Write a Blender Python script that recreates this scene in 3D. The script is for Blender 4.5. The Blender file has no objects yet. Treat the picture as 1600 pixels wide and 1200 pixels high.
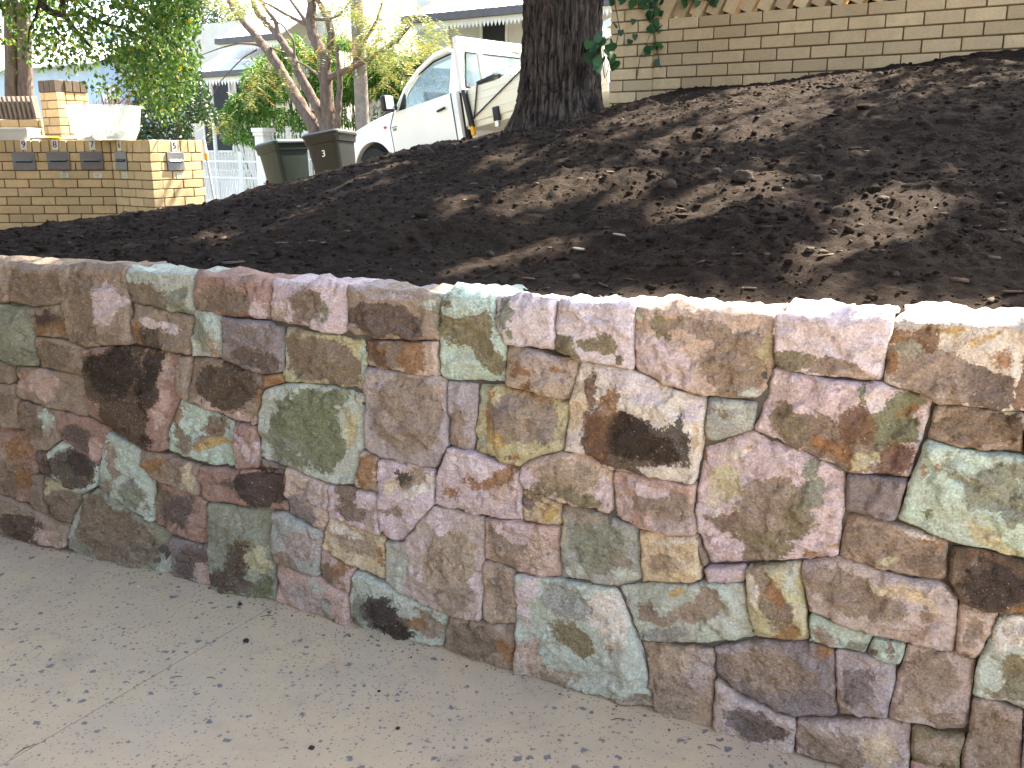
import bpy, bmesh, math, random
import numpy as np
from mathutils import Vector, Matrix, noise as mn
from mathutils.geometry import delaunay_2d_cdt

sc = bpy.context.scene
col = sc.collection
R = math.radians
random.seed(11)
rng = np.random.default_rng(11)

# ------------------------------------------------------------------ camera
FPX, PITCH, EYE = 1443.0, R(14.4), 1.55          # focal length in photo pixels (1600 wide)
cp, sp = math.cos(PITCH), math.sin(PITCH)
cam_d = bpy.data.cameras.new('camera')
cam_d.sensor_fit = 'HORIZONTAL'; cam_d.sensor_width = 36.0
cam_d.lens = FPX / 1600 * 36.0
cam_d.clip_start = 0.05; cam_d.clip_end = 2000
cam = bpy.data.objects.new('camera', cam_d); col.objects.link(cam)
cam.location = (0, 0, EYE); cam.rotation_euler = (R(90) - PITCH, 0, 0)
sc.camera = cam

# ------------------------------------------------------------------ sky, sun, exposure
SUN_AZ, SUN_EL = R(48), R(52)                    # azimuth to the right of the view direction
world = bpy.data.worlds.new('World'); sc.world = world; world.use_nodes = True
wn = world.node_tree; wn.nodes.clear()
sky = wn.nodes.new('ShaderNodeTexSky'); sky.sky_type = 'NISHITA'; sky.sun_disc = False
sky.sun_elevation = SUN_EL; sky.sun_rotation = SUN_AZ
sky.air_density = 1.0; sky.dust_density = 2.2; sky.ozone_density = 1.0
bg = wn.nodes.new('ShaderNodeBackground'); bg.inputs[1].default_value = 0.14
wo = wn.nodes.new('ShaderNodeOutputWorld')
wn.links.new(sky.outputs[0], bg.inputs[0]); wn.links.new(bg.outputs[0], wo.inputs[0])
sun_d = bpy.data.lights.new('sun', 'SUN'); sun_d.energy = 4.6; sun_d.angle = R(0.53); sun_d.color = (1, .95, .87)
sun = bpy.data.objects.new('sun', sun_d); col.objects.link(sun)
sdir = Vector((math.sin(SUN_AZ) * math.cos(SUN_EL), math.cos(SUN_AZ) * math.cos(SUN_EL), math.sin(SUN_EL)))
sun.rotation_euler = sdir.to_track_quat('Z', 'Y').to_euler(); sun.location = (6, 6, 14)
sc.view_settings.view_transform = 'Standard'; sc.view_settings.look = 'None'
sc.view_settings.gamma = 1.0; sc.view_settings.use_curve_mapping = False
sc.view_settings.exposure = 2.9
sc.view_settings.use_white_balance = True           # the camera's white balance, set for open shade
sc.view_settings.white_balance_temperature = 7300; sc.view_settings.white_balance_tint = 10
sc.cycles.max_bounces = 8; sc.cycles.transparent_max_bounces = 12
sc.cycles.use_adaptive_sampling = True

# ------------------------------------------------------------------ pixel -> direction helpers (1600x1200 photo pixels)
def ray(x, y):
    a, b = x - 800.0, y - 600.0
    return np.array([a, FPX * cp - b * sp, -(FPX * sp + b * cp)]) / FPX
def proj(P):
    P = np.atleast_2d(P)
    Z = P[:, 2] - EYE
    d = P[:, 1] * cp - Z * sp
    u = -Z * cp - P[:, 1] * sp
    return np.stack([800 + FPX * P[:, 0] / d, 600 + FPX * u / d], 1)
def at(x, y, F):                                  # point on that pixel's ray at forward distance F metres
    r = ray(x, y); t = F / r[1]
    return np.array([0, 0, EYE]) + r * t
E2 = np.array([0.835, -0.55]); N2 = np.array([0.55, 0.835])   # uphill along the street, and across it
def sq(s, q):
    v = E2 * s + N2 * q
    return float(v[0]), float(v[1])
def atq(x, y, q):                                 # ray against the vertical plane a distance q across the street
    r = ray(x, y); t = q / (r[0] * N2[0] + r[1] * N2[1])
    return np.array([0, 0, EYE]) + r * t
def street_z(X, Y):
    s = X * E2[0] + Y * E2[1]; q = X * N2[0] + Y * N2[1]
    z = 0.80 + 0.18 * (s + 8.96)
    z = np.where(z > 1.9, 1.9 + (z - 1.9) * 0.45, z)
    z = z - .09 * np.clip(-5 - s, 0, 5) * np.clip((10.8 - q) / 1.3, 0, 1)
    z = np.clip(z, -3.0, 6.0)
    return z + 0.12 * np.clip(q - 12.5, 0, 12)

# ------------------------------------------------------------------ scene helpers
def tag(o, label=None, cat=None, group=None, kind=None):
    if label: o['label'] = label
    if cat: o['category'] = cat
    if group: o['group'] = group
    if kind: o['kind'] = kind
    return o
def empty(name, loc=(0, 0, 0), rot=(0, 0, 0), **k):
    o = bpy.data.objects.new(name, None); col.objects.link(o)
    o.empty_display_size = 0.1
    o.location = loc; o.rotation_euler = rot
    return tag(o, **k)
def link(name, me, mat=None, parent=None, loc=None, **k):
    o = bpy.data.objects.new(name, me); col.objects.link(o)
    if mat is not None and not me.materials: me.materials.append(mat)
    if parent is not None: o.parent = parent
    if loc is not None: o.location = loc
    return tag(o, **k)
class MB:
    def __init__(s): s.v = []; s.f = []; s.smooth = False
    def add(s, vs, fs):
        n = len(s.v); s.v += [tuple(map(float, p)) for p in vs]; s.f += [tuple(i + n for i in f) for f in fs]; return s
    def box(s, x0, x1, y0, y1, z0, z1):
        vs = [(x0, y0, z0), (x1, y0, z0), (x1, y1, z0), (x0, y1, z0), (x0, y0, z1), (x1, y0, z1), (x1, y1, z1), (x0, y1, z1)]
        return s.add(vs, [(0, 3, 2, 1), (4, 5, 6, 7), (0, 1, 5, 4), (1, 2, 6, 5), (2, 3, 7, 6), (3, 0, 4, 7)])
    def hexa(s, lo, hi):                          # two quads, counter-clockwise seen from above
        return s.add(list(lo) + list(hi), [(0, 3, 2, 1), (4, 5, 6, 7), (0, 1, 5, 4), (1, 2, 6, 5), (2, 3, 7, 6), (3, 0, 4, 7)])
    def bar(s, a, b, w, h=None, up=(0, 0, 1)):
        a, b = Vector(a), Vector(b); h = h or w
        d = (b - a).normalized(); u = Vector(up)
        if abs(d.dot(u)) > .97: u = Vector((1, 0, 0))
        x = d.cross(u).normalized(); y = x.cross(d)
        q = [x * (-w / 2) + y * (-h / 2), x * (w / 2) + y * (-h / 2), x * (w / 2) + y * (h / 2), x * (-w / 2) + y * (h / 2)]
        return s.add([a + p for p in q] + [b + p for p in q], [(0, 1, 2, 3), (7, 6, 5, 4), (0, 4, 5, 1), (1, 5, 6, 2), (2, 6, 7, 3), (3, 7, 4, 0)])
    def tube(s, pts, rad, n=10, cap=True, wob=0):
        pts = [Vector(p) for p in pts]
        if not hasattr(rad, '__len__'): rad = [rad] * len(pts)
        vs, fs = [], []; up = Vector((0.3, 0.2, 1)).normalized()
        for i, p in enumerate(pts):
            d = (pts[min(i + 1, len(pts) - 1)] - pts[max(i - 1, 0)]).normalized()
            x = d.cross(up if abs(d.dot(up)) < .95 else Vector((1, 0, 0))).normalized(); y = d.cross(x)
            for k in range(n):
                a = 2 * math.pi * k / n
                r = rad[i] * (1 + (wob * mn.noise((p + Vector((math.cos(a), math.sin(a), k))) * 3) if wob else 0))
                vs.append(p + x * (math.cos(a) * r) + y * (math.sin(a) * r))
        for i in range(len(pts) - 1):
            for k in range(n):
                k2 = (k + 1) % n
                fs.append((i * n + k, i * n + k2, (i + 1) * n + k2, (i + 1) * n + k))
        if cap:
            fs.append(tuple(range(n - 1, -1, -1))); fs.append(tuple((len(pts) - 1) * n + k for k in range(n)))
        s.smooth = True
        return s.add(vs, fs)
    def prism(s, prof, y0, y1):                   # profile in x,z extruded along y
        n = len(prof)
        vs = [(x, y0, z) for x, z in prof] + [(x, y1, z) for x, z in prof]
        fs = [tuple(range(n)), tuple(range(2 * n - 1, n - 1, -1))] + [(i, n + i, n + (i + 1) % n, (i + 1) % n) for i in range(n)]
        return s.add(vs, fs)
    def mesh(s, name, bevel=0, seg=2):
        me = bpy.data.meshes.new(name); me.from_pydata(s.v, [], s.f)
        bm = bmesh.new(); bm.from_mesh(me)
        bmesh.ops.recalc_face_normals(bm, faces=bm.faces)
        if bevel:
            bmesh.ops.bevel(bm, geom=[e for e in bm.edges if e.is_manifold and e.calc_face_angle(0) > .5], offset=bevel, segments=seg, affect='EDGES', profile=.6, clamp_overlap=True)
        if s.smooth or bevel:
            for f in bm.faces: f.smooth = True
            for e in bm.edges:
                if e.is_manifold and e.calc_face_angle(0) > .7: e.smooth = False
        bm.to_mesh(me); bm.free()
        return me
    def build(s, name, mat, parent=None, bevel=0, seg=2, loc=None, **k):
        return link(name, s.mesh(name, bevel, seg), mat, parent, loc, **k)

# ------------------------------------------------------------------ materials
def lin(h):
    h = h.lstrip('#'); c = [int(h[i:i + 2], 16) / 255 for i in (0, 2, 4)]
    return tuple(x / 12.92 if x <= .04045 else ((x + .055) / 1.055) ** 2.4 for x in c)
def nmat(name):
    m = bpy.data.materials.new(name); m.use_nodes = True
    nt = m.node_tree; b = nt.nodes['Principled BSDF']
    return m, nt, b
def N(nt, t, **k):
    n = nt.nodes.new(t)
    for a, v in k.items():
        if a.startswith('i_'): n.inputs[a[2:]].default_value = v
        else: setattr(n, a, v)
    return n
def coords(nt, kind='Object'):
    if kind == 'World': return N(nt, 'ShaderNodeNewGeometry').outputs['Position']
    return N(nt, 'ShaderNodeTexCoord').outputs[kind]
def noise_n(nt, co, scale, detail=4, rough=.6, dist=0):
    n = N(nt, 'ShaderNodeTexNoise'); n.inputs['Scale'].default_value = scale; n.inputs['Detail'].default_value = detail
    n.inputs['Roughness'].default_value = rough; n.inputs['Distortion'].default_value = dist
    nt.links.new(co, n.inputs['Vector']); return n.outputs['Fac']
def mrange(nt, v, a, b, c=0, d=1, smooth=False):
    n = N(nt, 'ShaderNodeMapRange'); n.interpolation_type = 'SMOOTHSTEP' if smooth else 'LINEAR'
    n.inputs['From Min'].default_value = a; n.inputs['From Max'].default_value = b
    n.inputs['To Min'].default_value = c; n.inputs['To Max'].default_value = d
    nt.links.new(v, n.inputs['Value']); return n.outputs[0]
def mixc(nt, fac, a, b, mode='MIX'):
    n = N(nt, 'ShaderNodeMix', data_type='RGBA', blend_type=mode)
    for sock, v in ((n.inputs[0], fac), (n.inputs[6], a), (n.inputs[7], b)):
        if isinstance(v, (int, float)): sock.default_value = v
        elif isinstance(v, tuple): sock.default_value = (*v[:3], 1)
        else: nt.links.new(v, sock)
    return n.outputs[2]
def mth(nt, op, a, b=None):
    n = N(nt, 'ShaderNodeMath', operation=op)
    for i, v in enumerate((a, b)):
        if v is None: continue
        if isinstance(v, (int, float)): n.inputs[i].default_value = v
        else: nt.links.new(v, n.inputs[i])
    return n.outputs[0]
def bumpn(nt, b, h, strength=.5, dist=.01, prev=None):
    n = N(nt, 'ShaderNodeBump'); n.inputs['Strength'].default_value = strength; n.inputs['Distance'].default_value = dist
    nt.links.new(h, n.inputs['Height'])
    if prev is not None: nt.links.new(prev, n.inputs['Normal'])
    nt.links.new(n.outputs[0], b.inputs['Normal']); return n.outputs[0]
def pmat(name, c1, c2=None, scale=8, rough=.8, bump=.3, bscale=60, bdist=.004, co='Object', metal=0, spec=.3, rand=0, detail=5):
    m, nt, b = nmat(name)
    c1 = lin(c1) if isinstance(c1, str) else c1
    c2 = c1 if c2 is None else (lin(c2) if isinstance(c2, str) else c2)
    cv = coords(nt, co)
    f = mrange(nt, noise_n(nt, cv, scale, detail, .65), .3, .7)
    c = mixc(nt, f, c1, c2)
    if rand:
        oi = N(nt, 'ShaderNodeObjectInfo')
        c = mixc(nt, 1.0, c, mixc(nt, oi.outputs['Random'], (1 - rand,) * 3, (1 + rand * .6, 1 + rand * .5, 1 + rand * .4)), 'MULTIPLY')
    nt.links.new(c, b.inputs['Base Color'])
    b.inputs['Roughness'].default_value = rough; b.inputs['Metallic'].default_value = metal
    b.inputs['Specular IOR Level'].default_value = spec
    if bump: bumpn(nt, b, noise_n(nt, cv, bscale, 5, .6), bump, bdist)
    return m
def leafmat(name, ca, cb, cc=None, trans=.45, rough=.45):
    m, nt, b = nmat(name)
    at_ = N(nt, 'ShaderNodeAttribute', attribute_name='lc')
    c = mixc(nt, mrange(nt, at_.outputs['Fac'], 0, .8), lin(ca), lin(cb))
    if cc: c = mixc(nt, mrange(nt, at_.outputs['Fac'], .945, .955), c, lin(cc))
    nt.links.new(c, b.inputs['Base Color']); b.inputs['Roughness'].default_value = rough
    b.inputs['Specular IOR Level'].default_value = .4
    tr = N(nt, 'ShaderNodeBsdfTranslucent'); mx = N(nt, 'ShaderNodeMixShader'); mx.inputs[0].default_value = trans
    c2 = mixc(nt, .5, c, (1.0, .95, .25), 'MULTIPLY')
    nt.links.new(mixc(nt, .6, c, c2), tr.inputs[0])
    nt.links.new(b.outputs[0], mx.inputs[1]); nt.links.new(tr.outputs[0], mx.inputs[2])
    nt.links.new(mx.outputs[0], nt.nodes['Material Output'].inputs[0])
    return m
def leaf_mesh(name, pos, dirs, length, width, col_fac, fold=.25, nrm=None):
    """one mesh of many folded pointed leaves; pos, dirs (n,3), length, width, col_fac (n,)"""
    n = len(pos)
    d = dirs / (np.linalg.norm(dirs, axis=1, keepdims=True) + 1e-9)
    if nrm is None: nrm = rng.normal(size=(n, 3))
    x = np.cross(d, nrm); x /= (np.linalg.norm(x, axis=1, keepdims=True) + 1e-9)
    up = np.cross(x, d)
    L = length[:, None]; W = width[:, None]
    v = np.empty((n, 4, 3))
    v[:, 0] = pos
    v[:, 1] = pos + d * L * .45 + x * W * .5 + up * W * fold
    v[:, 2] = pos + d * L
    v[:, 3] = pos + d * L * .45 - x * W * .5 + up * W * fold
    me = bpy.data.meshes.new(name)
    me.vertices.add(n * 4); me.vertices.foreach_set('co', v.reshape(-1))
    idx = np.arange(n)[:, None] * 4
    tri = np.concatenate([idx + np.array([[0, 1, 2]]), idx + np.array([[0, 2, 3]])], 1).reshape(-1)
    me.loops.add(n * 6); me.loops.foreach_set('vertex_index', tri.astype(np.int32))
    me.polygons.add(n * 2)
    me.polygons.foreach_set('loop_start', np.arange(n * 2, dtype=np.int32) * 3)
    at_ = me.attributes.new('lc', 'FLOAT', 'POINT'); at_.data.foreach_set('value', np.repeat(col_fac, 4).astype(np.float32))
    me.update(); me.validate()
    return me
def text_mesh(txt, size, thick=.002):
    cu = bpy.data.curves.new('t', 'FONT'); cu.body = txt; cu.size = size; cu.extrude = thick; cu.align_x = 'CENTER'; cu.align_y = 'CENTER'
    o = bpy.data.objects.new('t', cu); col.objects.link(o)
    bpy.context.view_layer.update()
    me = bpy.data.meshes.new_from_object(o.evaluated_get(bpy.context.evaluated_depsgraph_get()))
    bpy.data.objects.remove(o); bpy.data.curves.remove(cu)
    return me
def icos(sub=1):
    bm = bmesh.new(); bmesh.ops.create_icosphere(bm, subdivisions=sub, radius=1)
    v = np.array([p.co[:] for p in bm.verts]); f = np.array([[q.index for q in p.verts] for p in bm.faces]); bm.free()
    return v, f
def scatter_mesh(name, v0, f0, pos, scl, rotz, jitter=.25, tilt=None):
    """joined mesh of deformed copies: scl (n,3)"""
    n = len(pos); nv = len(v0)
    v = v0[None] * (1 + rng.uniform(-jitter, jitter, (n, nv, 1))) * scl[:, None, :]
    if tilt is not None:
        ct, st = np.cos(tilt)[:, None], np.sin(tilt)[:, None]
        v = np.stack([v[..., 0], v[..., 1] * ct - v[..., 2] * st, v[..., 1] * st + v[..., 2] * ct], -1)
    c, s_ = np.cos(rotz)[:, None], np.sin(rotz)[:, None]
    w = np.stack([v[..., 0] * c - v[..., 1] * s_, v[..., 0] * s_ + v[..., 1] * c, v[..., 2]], -1) + pos[:, None, :]
    F = (f0[None] + np.arange(n)[:, None, None] * nv).reshape(-1, f0.shape[1])
    me = bpy.data.meshes.new(name); k = f0.shape[1]
    me.vertices.add(n * nv); me.vertices.foreach_set('co', w.reshape(-1))
    me.loops.add(F.size); me.loops.foreach_set('vertex_index', F.reshape(-1).astype(np.int32))
    me.polygons.add(len(F)); me.polygons.foreach_set('loop_start', np.arange(len(F), dtype=np.int32) * k)
    me.update(); me.validate(); return me
def grid_mesh(name, V, smooth=True):
    a, b = V.shape[:2]
    me = bpy.data.meshes.new(name)
    me.vertices.add(a * b); me.vertices.foreach_set('co', V.reshape(-1))
    i = np.arange(a * b).reshape(a, b)
    F = np.stack([i[:-1, :-1], i[1:, :-1], i[1:, 1:], i[:-1, 1:]], -1).reshape(-1, 4)
    me.loops.add(F.size); me.loops.foreach_set('vertex_index', F.reshape(-1).astype(np.int32))
    me.polygons.add(len(F)); me.polygons.foreach_set('loop_start', np.arange(len(F), dtype=np.int32) * 4)
    me.update()
    if smooth: me.polygons.foreach_set('use_smooth', np.ones(len(F), bool))
    me.validate(); return me

# ================================================================== THE STONE WALL
WA, WB, WC = -0.0196, -0.5262, 2.5217             # front line of the wall in plan: y = WA x^2 + WB x + WC
def wall_y(x): return WA * x * x + WB * x + WC
def wall_pt(x, y):
    r = ray(x, y)
    A, B, C = WA * r[0] ** 2, WB * r[0] - r[1], WC
    t = (-B - math.sqrt(max(B * B - 4 * A * C, 0))) / (2 * A) if abs(A) > 1e-7 else -C / B
    if t <= 0 or t > 30: t = (-B + math.sqrt(max(B * B - 4 * A * C, 0))) / (2 * A)
    return np.array([0, 0, EYE]) + r * t

PAL = dict(PK='d0bec5', PP='dacfd7', PS='c4a69d', PB='bdaea9', PT='c8b1a2', MI='b6cfc3', GR='b6c3b8', GD='8e9482', GB='a3a8a3', LI='aca4a9',
           PU='867e81', TN='b3a08b', BR='8b7a69', DB='635345', BK='3f3833', OR='a67c54', RU='7e5e48', OL='857c5c', CR='d0bd9c', WH='dcd5cb',
           YG='bdb88f', GM='78805f', BG='a39283', SP='4e4442', LB='9c8a79', DP='6e605b', YL='c9a766', RB='a07f73')
def tone(h):                                     # dusty, slightly bleached stone colours
    c = np.array(lin(h)); y = c @ np.array([.2126, .7152, .0722])
    c = c + (y - c) * .10
    return tuple(np.minimum(c * (1.12 if y > .12 else .9), .82))
LAYER = {c: 0 for c in PAL}
LAYER.update(OR=1, RU=1, BK=1, YL=1, SP=1, PK=2, PP=2, WH=2, CR=2, MI=2, PS=2, YG=2, LI=2, GR=2)
# outline in photo pixels, body colour, weathered patches (cx, cy, rx, ry, turn, colour)
S = []
def st(poly, base, *blobs): S.append((poly, base, blobs))
# --- top course
st([(-48, 409), (0, 412), (11, 417), (13, 471), (0, 474), (-48, 468)], 'TN')
T_FIRST = 0
st([(13, 416), (91, 419), (99, 472), (54, 477), (14, 471)], 'PB', (60, 452, 40, 24, 0, 'BR'), (20, 440, 14, 30, 0, 'LB'))
st([(91, 419), (192, 421), (207, 538), (142, 540), (112, 531), (104, 492), (97, 455)], 'PB', (132, 480, 22, 62, -12, 'BR'), (170, 470, 18, 30, 0, 'PK'), (150, 530, 40, 12, 5, 'BR'))
st([(193, 422), (302, 428), (301, 494), (255, 483), (200, 472)], 'GR', (235, 462, 42, 22, 12, 'BR'), (285, 470, 16, 22, 0, 'GD'))
st([(302, 427), (419, 440), (420, 500), (385, 498), (347, 492), (303, 481)], 'PS', (352, 470, 46, 22, 15, 'BR'), (410, 480, 8, 22, 0, 'PK'))
st([(420, 440), (480, 441), (540, 445), (540, 522), (525, 525), (480, 512), (421, 500)], 'PK', (480, 478, 25, 33, 10, 'BR'), (506, 492, 9, 11, 0, 'GM'), (432, 485, 14, 18, 0, 'PT'))
st([(540, 444), (612, 450), (690, 459), (686, 532), (630, 531), (555, 526), (541, 515)], 'BG', (605, 500, 66, 30, 6, 'DP'), (600, 455, 60, 7, 5, 'LI'), (688, 480, 10, 46, 0, 'GD'), (672, 466, 10, 10, 0, 'GR'))
st([(690, 459), (767, 466), (775, 511), (788, 538), (788, 598), (697, 594), (685, 586), (686, 532)], 'MI', (738, 520, 42, 40, 40, 'OL'), (704, 500, 18, 44, 0, 'OL'), (770, 560, 16, 30, -10, 'OL'), (720, 575, 36, 26, 10, 'MI'), (726, 480, 30, 10, 0, 'MI'))
st([(767, 465), (868, 470), (868, 549), (845, 546), (788, 538), (775, 511)], 'PP', (790, 488, 13, 28, -8, 'GD'), (802, 520, 8, 14, 0, 'GD'))
st([(868, 470), (992, 475), (992, 579), (962, 573), (905, 563), (868, 549)], 'PP', (886, 543, 28, 18, 35, 'OL'), (930, 532, 24, 9, 10, 'OL'), (946, 540, 14, 7, 30, 'OL'), (972, 565, 10, 13, 0, 'OL'))
st([(992, 477), (1207, 491), (1209, 585), (1191, 628), (1155, 624), (1105, 618), (1035, 601), (992, 579)], 'PT', (1040, 565, 62, 26, 35, 'PK'), (1033, 512, 12, 24, 0, 'OL'), (1090, 515, 70, 14, 5, 'BG'), (1150, 570, 50, 60, 20, 'LB'), (1195, 550, 10, 26, 0, 'YG'), (1175, 615, 16, 8, 0, 'GR'), (1000, 490, 9, 12, 0, 'GR'))
st([(1210, 491), (1300, 494), (1392, 499), (1385, 550), (1377, 592), (1364, 597), (1307, 588), (1265, 585), (1232, 577), (1210, 570)], 'PP', (1240, 565, 34, 17, 8, 'OL'), (1300, 574, 56, 12, 8, 'LB'), (1345, 588, 28, 9, 8, 'PT'))
st([(1394, 500), (1500, 503), (1650, 512), (1650, 642), (1600, 641), (1550, 639), (1470, 630), (1455, 620), (1378, 598), (1386, 548)], 'WH', (1455, 585, 76, 46, 18, 'BG'), (1540, 605, 52, 32, 25, 'DP'), (1420, 540, 18, 18, 0, 'GD'), (1445, 525, 26, 18, 15, 'RU'), (1405, 522, 20, 12, 0, 'OR'), (1395, 560, 10, 14, 0, 'OR'), (1480, 515, 40, 5, 8, 'YL'), (1566, 563, 10, 10, 0, 'OR'), (1598, 600, 9, 50, 0, 'RU'), (1540, 525, 40, 5, -18, 'YL'))
T_LAST = len(S) - 1
# --- second row and down, left side
st([(-48, 468), (0, 474), (49, 480), (54, 525), (55, 574), (19, 570), (0, 560), (-48, 545)], 'GB', (30, 555, 30, 16, 0, 'GD'), (20, 490, 20, 10, 0, 'GD'))
st([(51, 480), (101, 475), (111, 531), (82, 527), (54, 525)], 'PT', (80, 497, 22, 15, 10, 'SP'), (66, 515, 14, 12, 0, 'OR'), (95, 515, 12, 14, 0, 'OR'))
st([(54, 525), (82, 527), (111, 531), (135, 543), (137, 587), (117, 584), (57, 575)], 'PT', (95, 555, 32, 22, 10, 'BR'))
st([(137, 543), (207, 540), (278, 553), (279, 620), (262, 672), (257, 703), (250, 706), (220, 700), (180, 675), (139, 651), (137, 588)], 'PS', (190, 590, 58, 50, 0, 'DB'), (185, 580, 40, 38, 20, 'BK'), (238, 590, 14, 60, 5, 'BK'), (215, 680, 22, 24, 0, 'DB'), (195, 650, 40, 40, 0, 'DB'), (235, 690, 14, 8, 0, 'BK'), (264, 575, 12, 24, 0, 'PT'), (255, 640, 9, 30, 5, 'PS'))
st([(202, 473), (255, 484), (301, 495), (300, 555), (252, 546), (208, 539)], 'PT', (235, 527, 26, 16, 10, 'DB'), (280, 520, 22, 32, 0, 'LB'), (250, 505, 36, 9, 15, 'PP'), (212, 520, 8, 22, 0, 'OR'))
st([(304, 482), (335, 487), (347, 497), (347, 560), (304, 556)], 'GR', (318, 520, 16, 34, -12, 'GD'), (335, 548, 12, 14, 0, 'PT'), (325, 498, 14, 10, 30, 'MI'))
st([(350, 495), (420, 502), (441, 511), (440, 582), (407, 585), (350, 562)], 'PU', (400, 560, 40, 18, 10, 'DP'))
st([(280, 555), (297, 557), (296, 626), (281, 621)], 'LB')
st([(297, 557), (345, 563), (410, 586), (408, 615), (397, 666), (375, 659), (297, 626)], 'BG', (355, 600, 50, 40, 20, 'DB'), (340, 640, 40, 10, 32, 'PS'), (382, 655, 20, 9, 20, 'PS'), (405, 630, 6, 22, 0, 'OR'))
st([(410, 586), (440, 583), (446, 598), (412, 608)], 'OR')
st([(442, 511), (500, 520), (569, 535), (571, 616), (505, 599), (446, 598), (441, 582)], 'YG', (502, 562, 52, 36, 14, 'BR'), (530, 580, 30, 26, 0, 'BR'), (470, 550, 24, 34, 0, 'BR'), (566, 570, 6, 30, 0, 'MI'), (444, 545, 6, 30, 0, 'MI'))
st([(570, 531), (640, 533), (684, 535), (685, 586), (650, 584), (620, 577), (572, 571)], 'PT', (610, 555, 40, 24, 5, 'BR'), (592, 550, 12, 26, -30, 'RU'), (650, 555, 20, 30, 0, 'OR'), (585, 540, 20, 10, 0, 'OR'))
st([(571, 575), (605, 576), (685, 589), (698, 595), (701, 652), (702, 694), (680, 733), (642, 726), (590, 716), (568, 703), (568, 650)], 'LI', (640, 645, 52, 62, 0, 'BG'), (590, 600, 16, 20, 0, 'PB'), (690, 605, 10, 12, 0, 'PT'), (582, 680, 12, 30, 0, 'LI'))
st([(698, 595), (745, 598), (742, 645), (737, 706), (720, 702), (702, 693), (701, 645)], 'LI', (718, 670, 16, 32, 0, 'BG'))
st([(747, 600), (790, 602), (887, 627), (882, 670), (881, 704), (838, 714), (811, 727), (780, 720), (738, 706), (742, 650)], 'YG', (825, 655, 56, 40, 20, 'BG'), (800, 640, 30, 24, 10, 'PU'), (850, 670, 26, 30, 0, 'PU'), (768, 640, 6, 40, 10, 'OR'), (778, 680, 18, 10, 40, 'YL'), (800, 712, 12, 6, 0, 'OR'), (835, 620, 40, 5, 15, 'OR'), (755, 620, 8, 12, 0, 'MI'), (750, 690, 8, 12, 0, 'MI'))
st([(789, 539), (815, 541), (905, 563), (891, 627), (790, 601)], 'TN', (850, 575, 50, 26, 10, 'PB'), (812, 578, 14, 9, 0, 'OR'), (826, 606, 9, 7, 0, 'OR'), (875, 577, 10, 6, 0, 'OR'))
st([(906, 565), (950, 569), (992, 580), (1050, 606), (1105, 619), (1102, 685), (1087, 753), (1060, 753), (1010, 742), (953, 730), (922, 710), (881, 704), (890, 629)], 'WH',
   (985, 690, 74, 42, 12, 'DB'), (1005, 685, 58, 36, 15, 'BK'), (1060, 690, 24, 40, -12, 'BK'), (940, 680, 22, 50, 5, 'RU'), (925, 620, 8, 46, 8, 'RU'), (955, 640, 12, 40, 10, 'OR'), (1068, 658, 10, 12, 0, 'BK'), (985, 742, 40, 8, 10, 'DB'), (905, 640, 12, 46, 8, 'CR'), (990, 600, 50, 16, 20, 'PP'), (1082, 640, 16, 22, 0, 'PP'), (1092, 690, 8, 24, 0, 'CR'), (894, 690, 12, 12, 0, 'PP'))
st([(1106, 620), (1140, 624), (1183, 629), (1177, 672), (1115, 690), (1103, 685)], 'GB', (1134, 646, 4, 10, 0, 'OL'), (1160, 660, 14, 8, 0, 'GR'), (1150, 635, 20, 8, 0, 'GR'))
st([(1210, 574), (1260, 585), (1340, 598), (1377, 601), (1456, 622), (1450, 660), (1422, 745), (1375, 742), (1322, 734), (1250, 705), (1200, 685), (1178, 672), (1196, 615)], 'PK',
   (1290, 685, 95, 34, 24, 'BR'), (1240, 660, 40, 26, 30, 'OL'), (1390, 665, 40, 42, -25, 'GM'), (1352, 612, 14, 18, 20, 'GM'), (1425, 630, 26, 12, 10, 'GM'), (1345, 665, 30, 34, 20, 'RU'), (1400, 720, 26, 24, 0, 'RU'), (1300, 700, 40, 14, 30, 'OR'), (1370, 622, 20, 18, 30, 'PP'), (1350, 718, 22, 9, 0, 'YG'), (1438, 670, 12, 30, 15, 'PP'), (1420, 645, 10, 6, 0, 'OR'), (1222, 600, 14, 9, 0, 'PP'))
st([(1460, 633), (1500, 632), (1550, 641), (1600, 644), (1597, 710), (1560, 707), (1500, 698), (1449, 684)], 'BG', (1530, 670, 62, 26, 8, 'BR'), (1580, 665, 20, 30, 0, 'DB'), (1560, 640, 30, 4, 5, 'YG'))
st([(1602, 644), (1650, 646), (1650, 722), (1600, 711)], 'DP')
st([(1447, 687), (1500, 699), (1560, 709), (1650, 724), (1650, 888), (1600, 874), (1512, 853), (1478, 842), (1402, 813), (1421, 750)], 'MI',
   (1555, 765, 46, 34, 20, 'GD'), (1500, 735, 26, 14, 10, 'GD'), (1590, 730, 40, 14, -5, 'GD'), (1590, 790, 30, 24, 0, 'GD'), (1540, 765, 26, 12, 0, 'GM'), (1468, 732, 5, 4, 0, 'OR'), (1435, 740, 6, 6, 0, 'OR'), (1550, 840, 50, 14, 30, 'YG'), (1455, 800, 7, 6, 0, 'GM'))
st([(1324, 737), (1372, 744), (1421, 747), (1401, 812), (1378, 812), (1355, 803), (1322, 799)], 'PU')
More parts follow.
